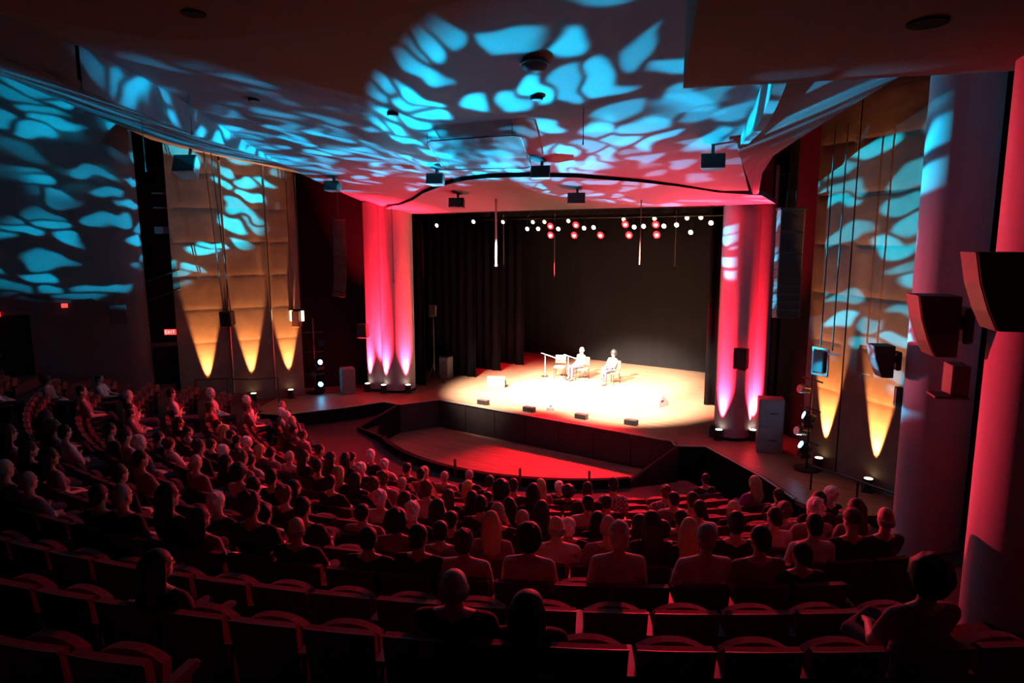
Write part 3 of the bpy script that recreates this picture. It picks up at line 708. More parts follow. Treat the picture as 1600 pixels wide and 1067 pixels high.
box_speaker('wall_speaker', (-5.25, 18.05, 2.35), R(-8), (0.34, 0.32, 0.58), 'small speaker mounted on the right red column', 0, bracket=0.0)
box_speaker('wall_speaker', (-18.15, 16.65, 2.25), R(20), (0.36, 0.32, 0.50), 'small speaker mounted in front of the slim red column', 0, bracket=0.0, m='door')

# cabinets and side booms
def cabinet(c, rz, size, label, m='greybox', n=2):
    root = empty('amplifier_cabinet', c, rz, label, 'cabinet')
    sx, sy, sz = size
    MB().box((0, 0, sz / 2), size).build('body', m, root, bevel=0.02)
    for i in range(n):
        p = MB().box((0, -sy / 2 - 0.008, sz * (i + 0.5) / n), (sx * 0.9, 0.016, sz / n * 0.88)).build('front_panel', m, root, bevel=0.006)
        MB().box((sx * 0.1, -sy / 2 - 0.03, sz * (i + 0.5) / n), (sx * 0.3, 0.02, 0.03)).build('handle', 'metal', p)
    return root
cabinet((-4.42, 17.95, 0.0), R(20), (0.62, 0.5, 1.42), 'tall grey equipment cabinet lit blue on the right', n=2)
cabinet((-18.62, 16.25, 0.0), R(-30), (0.52, 0.45, 0.92), 'grey equipment cabinet lit blue on the left', n=1)
cabinet((-17.5, 20.35, 0.0), R(10), (0.42, 0.4, 0.86), 'dark cabinet standing before the left stage curtains', 'greybox', 2)
def boom(c, rz, label, heights, lit):
    root = empty('light_boom', c, rz, label, 'light stand')
    MB().cyl((0, 0, 0), (0, 0, 0.04), 0.30, n=20).build('base_plate', 'metal', root)
    MB().cyl((0, 0, 0.04), (0, 0, 2.7), 0.028, n=10).build('pole', 'metal', root)
    for h in (0.7, 1.5, 2.2):
        MB().cyl((-0.35, 0, h), (0.35, 0, h), 0.02, n=8).build('cross_arm', 'metal', root)
    return root
def mover(c, target, label, lens='blue_lens'):
    d = (Vector(target) - Vector(c)).normalized(); rz = math.atan2(-d.x, d.y); el = math.asin(d.z)
    root = empty('moving_light', (c[0] - d.x * 0.08, c[1] - d.y * 0.08, c[2] - 0.20), rz, label, 'stage light', 'blue moving lights')
    MB().box((0, -0.12, -0.0), (0.30, 0.22, 0.10)).build('base', 'metal', root, bevel=0.015)
    for s_ in (-1, 1): MB().box((s_ * 0.16, -0.12, 0.14), (0.03, 0.10, 0.26)).build('yoke_arm', 'metal', root, bevel=0.008)
    cc = Vector((0, -0.12, 0.20)); dd = Vector((0, math.cos(el), math.sin(el)))
    h = MB().cyl(cc - dd * 0.16, cc + dd * 0.10, 0.09, 0.115, 20).build('head', 'speaker', root)
    MB().cyl(cc + dd * 0.098, cc + dd * 0.106, 0.085, n=20).build('lens', lens, h)
    return root
boom((-19.55, 15.55, 0.0), R(50), 'dark lighting boom in the left side bay', None, None)
boom((-3.28, 16.98, 0.0), R(-40), 'dark lighting boom in the right side bay', None, None)
mover(MOVERS['left_upper'], (-0.75, 14.5, 7.1), 'upper moving light glowing blue on the left boom')
mover(MOVERS['left_lower'], (-8.3, 11.9, 7.5), 'lower moving light glowing blue on the left boom')
mover(MOVERS['right_upper'], (-21.5, 9.4, 8.9), 'upper moving light glowing blue on the right boom')
mover(MOVERS['right_lower'], (-14.4, 9.8, 7.9), 'lower moving light glowing blue on the right boom')
for i, (x, y, z, l) in enumerate(((-19.35, 15.75, 1.75, 'unlit par can high on the left boom'), (-3.40, 16.8, 1.95, 'unlit par can high on the right boom'), (-3.40, 16.75, 0.95, 'unlit par can between the two right moving lights'), (-19.45, 15.45, 0.70, 'unlit par can between the two left moving lights'))):
    root = empty('par_can', (x, y, z), R(40 if x < -10 else -40), l, 'stage light', 'unlit par cans')
    MB().cyl((0, 0.12, 0), (0, -0.14, 0.06), 0.08, 0.10, 16).build('body', 'chrome', root)
    MB().box((0, 0, 0.14), (0.24, 0.03, 0.02)).build('yoke', 'metal', root)

# stage equipment -------------------------------------------------------------------
def wedge(c, rz, label, s_=1.0):
    root = empty('stage_monitor', c, rz, label, 'loudspeaker', 'stage wedge monitors')
    prof = [(-0.24, 0), (0.26, 0), (0.26, 0.22), (0.06, 0.40), (-0.24, 0.12)]
    v = [(x * s_, p[0] * s_, p[1] * s_) for x in (-0.34, 0.34) for p in prof]; n = 5
    MB().add(v, [tuple(range(n)), tuple(reversed(range(n, 2 * n)))] + [(i, n + i, n + (i + 1) % n, (i + 1) % n) for i in range(n)]).build('cabinet', 'greybox', root, bevel=0.015)
    MB().add([(x * s_ * 0.9, (p[0] - 0.01) * s_, (p[1] + 0.012) * s_) for x in (-0.34, 0.34) for p in ((-0.22, 0.14), (0.04, 0.38))], [(0, 1, 3, 2)]).build('grille', 'speaker', root)
    for sx in (-1, 1): MB().box((sx * 0.342 * s_, 0.1 * s_, 0.2 * s_), (0.012, 0.12, 0.05)).build('handle', 'speaker', root)
    return root
wedge((-14.9, 20.2, 0.002), R(-150), 'wedge monitor on the left front of the lit stage')
wedge((-8.85, 20.95, 0.002), R(165), 'wedge monitor on the right front of the lit stage')
for i, (x, y) in enumerate(((-13.6, 17.68), (-11.8, 17.75), (-10.0, 17.95), (-8.45, 18.2))):
    root = empty('footlight_box', (x, y, 0.0), R(3), ['leftmost small black box along the stage edge', 'second small box from the left along the stage edge', 'third small box from the left along the stage edge', 'rightmost small box along the stage edge'][i], 'stage box', 'small boxes along the stage edge')
    MB().box((0, 0, 0.085), (0.40, 0.18, 0.16)).build('body', 'door', root, bevel=0.012)
    MB().box((0, -0.092, 0.085), (0.36, 0.012, 0.12)).build('grille', 'speaker', root)
o = MB().box((-11.35, 18.3, 0.05), (0.22, 0.14, 0.10), 0.4).cyl((-11.35, 18.3, 0.1), (-11.32, 18.3, 0.2), 0.04, 0.05, 10).build('floor_lamp_puck', 'greybox', bevel=0.01); tag(o, 'tiny pale floor unit near the middle of the stage edge', 'stage box')
def mic_stand(c, rz, label, h=0.85):
    root = empty('microphone_stand', c, rz, label, 'microphone stand')
    MB().cyl((0, 0, 0), (0, 0, 0.025), 0.14, n=20).build('base', 'metal', root)
    MB().cyl((0, 0, 0.02), (0, 0, h), 0.014, n=8).build('pole', 'whitewire', root)
    MB().cyl((-0.18, 0, h + 0.10), (0.45, 0, h - 0.06), 0.012, n=8).build('boom_arm', 'whitewire', root)
    m = MB().cyl((0.45, 0, h - 0.06), (0.60, 0, h - 0.06), 0.02, 0.026, 10).build('microphone', 'greybox', root)
    MB().sphere((0.62, 0, h - 0.06), 0.034, 10, 8).build('mic_head', 'chrome', m)
    return root
mic_stand((-14.4, 22.8, 0), R(10), 'boom microphone stand farthest left on the lit stage')
mic_stand((-13.45, 23.0, 0), R(8), 'microphone stand beside the left performer')
def stage_chair(c, rz, label):
    root = empty('stage_chair', c, rz, label, 'chair', 'chairs on the lit stage')
    MB().box((0, 0.0, 0.44), (0.44, 0.44, 0.05)).build('seat', 'wood', root, bevel=0.012)
    MB().box((0, -0.21, 0.72), (0.42, 0.035, 0.32), 0, R(8)).build('backrest', 'wood', root, bevel=0.012)
    for x in (-0.18, 0.18):
        for y in (-0.19, 0.19): MB().cyl((x, y, 0.42), (x * 1.1, y * 1.1, 0), 0.018, 0.014, 8).build('leg', 'metal', root)
        MB().cyl((x, -0.20, 0.44), (x, -0.235, 0.86), 0.014, n=8).build('back_post', 'metal', root)
    return root
stage_chair((-13.8, 22.95, 0), R(-160), 'empty chair left of the two performers on stage')
stage_chair((-12.85, 23.1, 0), R(-172), 'chair under the left performer on stage')
stage_chair((-11.55, 23.1, 0), R(172), 'chair under the right performer on stage')
st = empty('speaker_stand', (-17.2, 19.3, 0), R(15), 'tripod stand with small speaker left of the stage', 'light stand')
MB().cyl((0, 0, 0.5), (0, 0, 2.55), 0.02, n=10).build('pole', 'metal', st)
for a in range(3): MB().cyl((0, 0, 0.75), (0.42 * math.cos(a * 2.09), 0.42 * math.sin(a * 2.09), 0.0), 0.014, n=8).build('leg', 'metal', st)
box_speaker('stand_speaker', (-17.2, 19.3, 2.78), R(25), (0.26, 0.24, 0.44), 'narrow speaker on top of the tripod stand', R(-8), m='greybox', bracket=0.0)

# lighting bar over the stage
bar = empty('lighting_bar', (-12.5, 21.0, 6.2), 0, 'long black lighting bar hung over the stage', 'lighting bar')
MB().cyl((-6.5, 0, 0), (6.2, 0, 0), 0.03, n=10).build('pipe', 'metal', bar)
MB().cyl((-6.5, 0, 0.35), (6.2, 0, 0.35), 0.03, n=10).build('pipe', 'metal', bar)
for i in range(14): MB().cyl((-6.4 + i * 0.96, 0, 0), (-6.4 + i * 0.96 + 0.3, 0, 0.35), 0.012, n=6).build('brace', 'metal', bar)
for x in (-5, 0, 5): MB().cyl((x, 0, 0.35), (x, 0, 1.9), 0.012, n=6).build('hanger', 'wire', bar)
def rig_lamp(x, z, big, lens, label, group, y=20.9):
    s_ = 1.0 if big else 0.62
    root = empty('rig_lamp', (x, y, z), 0, label, 'stage light', group)
    MB().cyl((0, 0.14 * s_, 0.06 * s_), (0, -0.10 * s_, -0.03 * s_), 0.10 * s_, 0.13 * s_, 16).build('body', 'speaker', root)
    ln = MB().cyl((0, -0.102 * s_, -0.031 * s_), (0, -0.115 * s_, -0.036 * s_), 0.118 * s_, n=16).build('lens', lens, root)
    if big: MB().sphere((0, -0.115 * s_, -0.036 * s_), (0.062, 0.02, 0.062), 14, 8).build('bulb', 'hot_lens', ln)
    for sx in (-1, 1): MB().cyl((sx * 0.14 * s_, 0, 0), (sx * 0.05, 0.05, max(0.08, 6.18 - z)), 0.008, n=6).build('yoke_arm', 'metal', root)
    return root
words = ['first', 'second', 'third', 'fourth', 'fifth', 'sixth', 'seventh', 'eighth', 'ninth', 'tenth', 'eleventh', 'twelfth', 'thirteenth', 'fourteenth', 'fifteenth', 'sixteenth', 'seventeenth', 'eighteenth', 'nineteenth', 'twentieth']
for i, (x, z) in enumerate(((-12.95, 5.95), (-11.92, 5.98), (-10.05, 5.98), (-8.98, 5.96))):
    rig_lamp(x, z, True, 'red_lens', 'glowing red rig lamp, %s from the left in the upper red row' % words[i], 'red rig lamps')
for i, (x, z) in enumerate(((-12.94, 5.64), (-11.98, 5.63), (-10.96, 5.63), (-9.91, 5.63), (-8.94, 5.64))):
    rig_lamp(x, z, True, 'red_lens', 'glowing red rig lamp, %s from the left in the lower red row' % words[i], 'red rig lamps')
for i, (x, z) in enumerate(((-18.3, 6.02), (-16.44, 6.14), (-13.96, 5.85), (-13.49, 5.85), (-12.65, 5.84), (-11.62, 5.86), (-11.25, 5.88), (-9.75, 5.88), (-9.42, 5.9), (-8.72, 5.9), (-8.3, 5.93), (-7.83, 5.70), (-7.2, 5.98))):
    rig_lamp(x, z, False, 'white_lens' if i not in (2, 3) else 'white_lens', 'small warm white rig lamp, %s from the left on the stage bar' % words[i], 'white rig lamps')
for i, (x, z) in enumerate(((-15.3, 6.12), (-13.95, 6.1), (-13.45, 6.1), (-12.45, 6.12), (-10.3, 6.14), (-9.2, 6.15), (-8.1, 6.15), (-7.65, 6.16))):
    rig_lamp(x, z, False, 'dim_lens', 'faint flat rig lamp close under the bar, %s from the left' % words[i], 'dim rig lamps', 21.25)
# hanging microphone cables
for x, y, z0, z1, r_, m, l in ((-12.17, 16.5, 4.73, 6.7, 0.030, 'whitewire', 'thick white microphone cable hanging at the stage front left'), (-7.77, 17.0, 4.86, 6.5, 0.014, 'arm', 'thin orange lit microphone cable hanging at the stage front right'),
                              (-15.86, 22.0, 4.43, 6.4, 0.010, 'whitewire', 'thin hanging cable near the left stage curtains'), (-13.51, 22.0, 4.12, 6.4, 0.010, 'whitewire', 'thin hanging cable below the leftmost red rig lamp'),
                              (-8.78, 22.0, 4.52, 6.4, 0.010, 'whitewire', 'thin hanging cable below the rightmost red rig lamp'), (-16.35, 16.4, 4.1, 6.6, 0.010, 'arm', 'thin cable hanging in front of the left red column'),
                              (-6.18, 11.0, 7.2, 7.8, 0.008, 'wire', 'short black wire hanging from the middle of the ceiling'), (-13.4, 7.9, 7.6, 8.4, 0.008, 'wire', 'short black wire hanging near the left cyan strip'), (-15.5, 8.0, 7.0, 8.1, 0.008, 'wire', 'short black wire hanging below the left soffit')):
    root = empty('hanging_cable', (x, y, z0), 0, l, 'cable')
    MB().cyl((0, 0, 0), (0, 0, z1 - z0), r_, n=8).build('cord', m, root)
    MB().cyl((0, 0, -0.06), (0, 0, 0.03), r_ * 1.9, r_ * 1.3, 10).build('microphone_tip', 'chrome' if m != 'wire' else 'wire', root)
# clear reflector panel and round fittings on the ceiling
rp = empty('reflector_panel', (-9.5, 12.2, 7.30), 0, 'rounded tinted reflector panel hung under the ceiling', 'reflector panel')
pts = [(-10.05, 11.15), (-7.95, 11.30), (-7.80, 11.42), (-8.83, 13.33), (-11.15, 13.02)]
poly = []
for i, p in enumerate(pts):
    a, b = pts[i - 1], pts[(i + 1) % len(pts)]
    for t in (0.12, 0.05): poly.append(lerp(p, a, t))
    for t in (0.05, 0.12): poly.append(lerp(p, b, t))
zz = [pz(*p) - 0.20 - 7.30 for p in poly]; pl = [(p[0] + 9.5, p[1] - 12.2) for p in poly]
MB().prism(pl, zz, [z + 0.03 for z in zz]).build('sheet', 'acrylic', rp)
MB().tube([(pl[i][0], pl[i][1], zz[i]) for i in range(len(pl))] + [(pl[0][0], pl[0][1], zz[0])], 0.012, 6).build('rim', 'wire', rp)
for i in (1, 6, 12, 17): MB().cyl((pl[i][0], pl[i][1], zz[i]), (pl[i][0], pl[i][1], zz[i] + 0.22), 0.008, n=6).build('hanger', 'wire', rp)
for i, (x, y, l) in enumerate(((-6.7, 10.27, 'dark round ceiling downlight right of the leaf pattern'), (-9.97, 10.09, 'dark round ceiling downlight left of the leaf pattern'), (-12.3, 8.6, 'dark round ceiling downlight near the left cyan strip'))):
    root = empty('downlight', (x, y, pz(x, y) - 0.02), 0, l, 'ceiling light', 'ceiling downlights')
    MB().cyl((0, 0, 0.05), (0, 0, -0.02), 0.11, n=20).build('rim', 'black', root); MB().cyl((0, 0, -0.021), (0, 0, -0.024), 0.085, n=20).build('lens', 'wire', root)
root = empty('ceiling_dome', (-5.95, 9.05, pz(-5.95, 9.05) - 0.05), 0, 'pale round dome on the ceiling beside the leaf pattern', 'dome')
MB().sphere((0, 0, 0), (0.20, 0.20, 0.13), 20, 12).build('dome', 'plaster', root, smooth=True); MB().cyl((0, 0, 0), (0, 0, 0.03), 0.22, n=24).build('rim', 'greybox', root)
for x, y, z, l in ((-7.6, 4.6, 7.995, 'dark oval opening in the near dark ceiling cloud'),):
    root = empty('downlight', (x, y, z), 0, l, 'ceiling light', 'ceiling downlights')
    MB().cyl((0, 0, 0.01), (0, 0, -0.015), 0.13, n=20).build('rim', 'black', root)
root = empty('downlight', (-0.6, 6.6, 7.195), 0, 'dark round opening in the large box at upper right', 'ceiling light', 'ceiling downlights')
MB().cyl((0, 0, 0.01), (0, 0, -0.015), 0.15, n=20).build('rim', 'black', root)

# ================================================================== SEATS AND AUDIENCE
PITCH = 0.54
RIGHT = {-2: 37, -1: 39, 0: 41, 1: 40.5, 2: 40.2, 3: 45.5, 4: 46, 5: 47.5, 6: 51, 7: 50, 8: 51.5, 9: 50, 10: 52.5}
# row (counted down from the camera), seat (from the right-hand aisle), sideways shift, height shift, hair, clothing
PEOPLE = '''0 1 0 0.05 c m;0 6 0.15 -0.1 l k;0 7 0.2 -0.04 b k;0 11 0.2 -0.1 l k;2 0 -0.15 -0.08 d k;2 1 0 0.04 d m;2 2 0.05 0.04 g l;2 3 -0.2 0.08 w l;2 5 0.05 0.06 c l;2 6 0 0 n l;2 7 0.1 -0.02 d k;2 8 0.15 -0.08 d k;2 9 -0.05 -0.02 b k;2 10 0 0.12 n k;2 11 -0.1 -0.08 l m;2 12 0.05 0.12 l k;2 13 -0.05 0.02 g k;2 14 0.15 0 d k;2 16 -0.05 -0.02 g m;2 17 0 0.02 b m;3 0 -0.1 0.06 b k;3 1 0.05 0.04 k k;3 2 0.15 0.04 d l;3 3 -0.15 0.06 d k;3 4 -0.1 0 L k;3 5 0.05 0.06 l k;3 6 0.15 0.06 b m;3 7 0.15 0 b l;3 8 0 0.06 L m;3 9 0 -0.06 d m;3 10 0.05 0 c m;3 12 0 0 d k;3 13 0.05 -0.08 d l;3 14 -0.1 -0.04 w k;3 17 -0.1 0.08 d k;3 20 -0.1 0.06 l m;3 21 -0.2 0.04 l k;3 23 0.1 0.12 l m;3 35 -0.05 -0.1 w l;4 0 0.1 0.06 l m;4 1 0.1 0.06 w m;4 2 0.15 0.02 d l;4 4 -0.1 -0.1 d k;4 5 0.15 -0.06 l k;4 6 -0.15 -0.08 w k;4 7 -0.15 -0.02 g k;4 8 0.1 0.04 g k;4 9 0.05 -0.08 d k;4 10 0.1 -0.04 w k;4 11 0 -0.1 d m;4 13 -0.05 0.04 n k;4 14 0 0.04 d m;4 18 -0.05 0.12 d m;4 23 0.2 0.12 d l;4 24 0.2 0.12 n m;4 25 0.2 0.12 l k;4 26 0 -0.1 d k;4 35 0 -0.1 c m;5 0 -0.1 0.06 d k;5 1 -0.05 -0.06 n m;5 3 -0.15 0.02 d l;5 4 0.15 -0.08 d m;5 6 0.15 -0.1 l k;5 7 -0.05 -0.02 l k;5 8 0.05 0.02 l k;5 9 0.2 0 d k;5 10 0.15 -0.08 l k;5 11 -0.15 -0.02 w l;5 14 0.05 -0.04 l k;5 15 0.2 0.1 d k;5 16 0.1 0.04 c l;5 18 0.2 0.06 b m;5 21 0.2 0.12 w m;5 22 0.15 0.12 d m;5 23 -0.05 0.1 d k;5 30 0 0.12 d m;5 35 -0.2 -0.1 d l;6 0 0.05 0 w k;6 3 0.1 -0.1 L k;6 4 0 0 d k;6 7 0.1 0 d l;6 8 -0.15 0.12 l k;6 9 -0.1 0.12 c k;6 10 0 0 l k;6 11 -0.15 0.06 n l;6 12 0.05 -0.08 l k;6 13 0.05 0.08 n k;6 14 -0.2 -0.02 d k;6 18 0.05 0.12 n m;6 19 0.15 -0.02 l k;6 20 -0.1 0.12 n k;6 22 -0.2 -0.08 n l;6 23 -0.2 -0.06 d k;6 28 -0.15 -0.1 d m;6 29 0 -0.08 d m;6 30 0 0.1 b m;7 0 0.05 -0.1 d k;7 3 -0.15 -0.06 d m;7 5 -0.15 -0.1 d k;7 6 0.1 0.12 d k;7 9 0.1 -0.1 d k;7 10 0 -0.1 l k;7 12 -0.1 0.04 n m;7 13 -0.1 -0.02 l k;7 14 0.1 0.06 L k;7 15 0.15 0.1 d k;7 18 0 -0.1 d l;7 20 0.1 -0.1 w m;7 21 0.1 -0.1 d k;7 23 -0.2 -0.1 d l;7 25 0 -0.1 l k;7 26 -0.2 -0.1 d k;7 29 0 0.12 d l;8 0 -0.05 0.02 L v;8 3 -0.1 -0.02 n p;8 5 0.05 0.12 d p;8 8 -0.05 0.06 d k;8 12 0 -0.1 g k;8 16 -0.2 0.06 l k;8 17 -0.1 -0.02 b l;8 18 -0.2 -0.08 d m;8 19 -0.1 -0.1 L m;8 20 -0.15 -0.08 w m;8 21 -0.15 -0.1 d k;8 22 0 -0.1 d k;8 23 0.05 -0.1 L m;8 24 -0.1 -0.1 d m;8 27 0 0 n r;8 29 0.05 0.12 w l;9 5 -0.15 -0.1 c k;9 6 -0.1 0.02 L m;9 8 0 -0.02 d k;9 9 0.1 -0.1 L k;9 11 0.2 0.04 d m;9 13 -0.15 -0.1 w k;9 14 -0.05 0.06 l k;9 15 0.05 0 l m;9 16 0.2 0.08 d m;9 25 0 0 n m;9 26 0 0.08 w l;10 0 -0.05 -0.04 d t;10 6 0.15 -0.1 w k;10 9 -0.1 -0.02 g k;10 10 -0.1 -0.1 g m;10 11 -0.05 -0.04 L k;10 12 0.05 -0.06 d k;10 13 0 -0.04 w l;10 14 0.15 0.08 w k;10 15 0.05 -0.08 d m;10 19 0 -0.02 n m;10 20 -0.2 -0.06 d m;10 21 0.2 0.12 b m;10 22 0.2 0.12 w m;10 24 0 -0.06 w l;10 25 0 0.06 b m'''
people = []
for e in PEOPLE.split(';'):
    a = e.split(); people.append((int(a[0]), int(a[1]), float(a[2]), float(a[3]), a[4], a[5]))
taken = {(p[0], p[1]) for p in people}
ORD = ['first', 'second', 'third', 'fourth', 'fifth', 'sixth', 'seventh', 'eighth', 'ninth', 'tenth', 'eleventh', 'twelfth', 'thirteenth']
def nth(n):                                # 1 -> first, 24 -> twenty-fourth
    if n <= 13: return ORD[n - 1]
    if n < 20: return {14: 'fourteenth', 15: 'fifteenth', 16: 'sixteenth', 17: 'seventeenth', 18: 'eighteenth', 19: 'nineteenth'}[n]
    t = {2: 'twenty', 3: 'thirty', 4: 'forty', 5: 'fifty'}[n // 10]
    return (t[:-1] + 'ieth') if n % 10 == 0 else t + '-' + ORD[n % 10 - 1]
def row_name(k): return nth(11 - k) + ' row from the pit'

# one seat: parts share their meshes between all copies
def back_fn(u, v):
    x = (u - 0.5) * (0.44 + 0.035 * v); c = 1 - (2 * u - 1) ** 2
    return (x, 0.075 * (1 - v) - 0.030 * c + 0.03, 0.28 + (0.55 + 0.015 * c) * v)
me_back = MB().slab(back_fn, 8, 4, (0, 0.055, 0)).mesh('backrest')
def shell_fn(u, v):
    p = back_fn(u, v); return (p[0] * 1.03, p[1] - 0.016, 0.26 + (p[2] - 0.28) * 1.035)
me_shell = MB().slab(shell_fn, 8, 4, (0, 0.014, 0)).mesh('back_shell')
me_trim = MB().tube([(lambda p: (p[0], p[1] - 0.004, p[2] + 0.004))(shell_fn(i / 8, 1)) for i in range(9)], 0.008, 5).mesh('top_trim')
def pan_up(u, v):
    x = (u - 0.5) * 0.44; c = 1 - abs(2 * u - 1) ** 2.4
    return (x, 0.15 + 0.03 * v, 0.42 + (0.31 + 0.065 * c) * v)
me_pan_up = MB().slab(pan_up, 8, 4, (0, 0.07, 0)).mesh('seat_cushion_folded')
def pan_dn(u, v):
    x = (u - 0.5) * 0.46; c = 1 - (2 * u - 1) ** 4
    return (x, 0.12 + 0.44 * v, 0.40 + 0.02 * v)
me_pan_dn = MB().slab(pan_dn, 6, 4, (0, 0, 0.075)).mesh('seat_cushion')
mb = MB().box((0.27, 0.20, 0.625), (0.065, 0.34, 0.045)); mb.sphere((0.27, 0.37, 0.622), (0.0325, 0.03, 0.0225), 8, 6)
me_arm = mb.mesh('armrest')
me_std = MB().box((0.27, 0.19, 0.30), (0.035, 0.26, 0.60)).mesh('standard')
me_end = MB().box((0.285, 0.20, 0.32), (0.03, 0.40, 0.64)).mesh('end_panel')

def make_seat(folded):
    s_ = empty('theatre_seat')
    sh = link_mesh('back_shell', me_shell, 'seatback', s_); link_mesh('top_trim', me_trim, 'arm', sh)
    link_mesh('backrest', me_back, 'seat', s_)
    link_mesh('seat_cushion', me_pan_up if folded else me_pan_dn, 'seat', s_)
    a = link_mesh('armrest', me_arm, 'arm', s_); link_mesh('standard', me_std, 'seatback', a)
    return s_
seats = []
fw = Vector((-0.5684, 0.8090, -0.1497)); rt = Vector((0.8182, 0.5749, 0)); upv = rt.cross(fw)
for k in range(-2, 11):
    d = math.degrees(PITCH / rk(k)); n = int((RIGHT[k] + 50) / d)
    for j in range(n):
        th = RIGHT[k] - (j + 0.5) * d
        x, y = arc(rk(k), th)
        if x < -19.7 and (k, j) not in taken: continue
        p = Vector((x, y, zf(k) + 0.6)) - Vector((0, 0, 5.5)); dep = p.dot(fw)
        if dep < 0.5: continue
        px = 800 + 1067 * p.dot(rt) / dep; py = 533 - 1067 * p.dot(upv) / dep
        if -40 < px < 1640 and py < 1110: seats.append((dep, k, j, th, x, y))
seats.sort()
proto = {}
rest = MB()
for i, (dep, k, j, th, x, y) in enumerate(seats):
    occ = (k, j) in taken
    if i < 296:
        if occ not in proto: s_ = proto[occ] = make_seat(not occ)
        else: s_ = copy_tree(proto[occ])
        s_.location = (x, y, zf(k)); s_.rotation_euler = (0, 0, R(th))
        tag(s_, ('dark red theatre seat with folded cushion, ' if not occ else 'dark red occupied theatre seat, ') + row_name(k) + ', ' + nth(j + 1) + ' from right aisle', 'theatre seat', 'dark red theatre seats')
        if j == 0:
            for c in s_.children:
                if c.name.startswith('armrest'): link_mesh('end_panel', me_end, 'endpanel_lit', s_)
    else:
        m4 = Matrix.Translation((x, y, zf(k))) @ Matrix.Rotation(R(th), 4, 'Z')
        for me in (me_shell, me_back, me_pan_dn if occ else me_pan_up, me_arm, me_std):
            rest.add([m4 @ v.co for v in me.vertices], [tuple(q.vertices) for q in me.polygons])
if rest.v:
    tag(rest.build('theatre_seats', 'seat'), 'dark red theatre seats in the far left front rows', 'theatre seats', kind='stuff')

# people --------------------------------------------------------------------------
def remesh(mb, voxel, ratio, smooth=4):
    me = mb.mesh('tmp'); o = bpy.data.objects.new('tmp', me); col.objects.link(o)
    r = o.modifiers.new('r', 'REMESH'); r.mode = 'VOXEL'; r.voxel_size = voxel
    s_ = o.modifiers.new('s', 'SMOOTH'); s_.factor = 0.5; s_.iterations = smooth
    if ratio < 1: d = o.modifiers.new('d', 'DECIMATE'); d.ratio = ratio
    dg = bpy.context.evaluated_depsgraph_get(); dg.update()
    out = bpy.data.meshes.new_from_object(o.evaluated_get(dg))
    out.polygons.foreach_set('use_smooth', [True] * len(out.polygons))
    bpy.data.objects.remove(o); out.materials.clear()
    return out
HEAD = Vector((0, 0.14, 1.17)); NECK = Vector((0, 0.13, 1.05))
def pose(kind, fem):
    w_ = 0.165 if fem else 0.19
    J = {}
    for s_ in (-1, 1):
        sh = Vector((s_ * w_, 0.15, 0.925))
        if kind == 'lap': el = Vector((s_ * (w_ + 0.05), 0.20, 0.67)); wr = Vector((s_ * 0.10, 0.42, 0.63))
        elif kind == 'cross': el = Vector((s_ * (w_ + 0.06), 0.27, 0.70)); wr = Vector((-s_ * 0.05, 0.34, 0.74 + s_ * 0.02))
        elif kind == 'chin' and s_ == 1: el = Vector((0.22, 0.34, 0.70)); wr = Vector((0.10, 0.31, 0.98))
        elif kind == 'knee': el = Vector((s_ * (w_ + 0.04), 0.28, 0.69)); wr = Vector((s_ * 0.09, 0.52, 0.66))
        else: el = Vector((s_ * (w_ + 0.05), 0.20, 0.67)); wr = Vector((s_ * 0.10, 0.42, 0.63))
        J[s_] = (sh, el, wr)
    return J
def hand(mb, wr, dirv, side):
    d = dirv.normalized(); lat = Vector((side, 0, 0)) - d * d.x * side; lat.normalize(); dn = d.cross(lat)
    if dn.z > 0: dn = -dn
    palm = wr + d * 0.055
    rot = Matrix((lat, d, dn)).transposed()
    mb.sphere(palm, (0.040, 0.052, 0.018), 10, 7, rot)
    for i, ln in enumerate((0.062, 0.074, 0.070, 0.055)):
        b = palm + d * 0.042 + lat * (0.028 - 0.019 * i); m_ = b + d * ln * 0.55 + dn * 0.008; e = m_ + d * ln * 0.35 + dn * 0.026
        mb.cap(b, m_, 0.0095, 0.009, 8); mb.cap(m_, e, 0.009, 0.008, 8)
    b = palm - lat * 0.034 - d * 0.01; m_ = b - lat * 0.022 + d * 0.03; mb.cap(b, m_, 0.012, 0.011, 8); mb.cap(m_, m_ + d * 0.028 + dn * 0.006, 0.011, 0.009, 8)
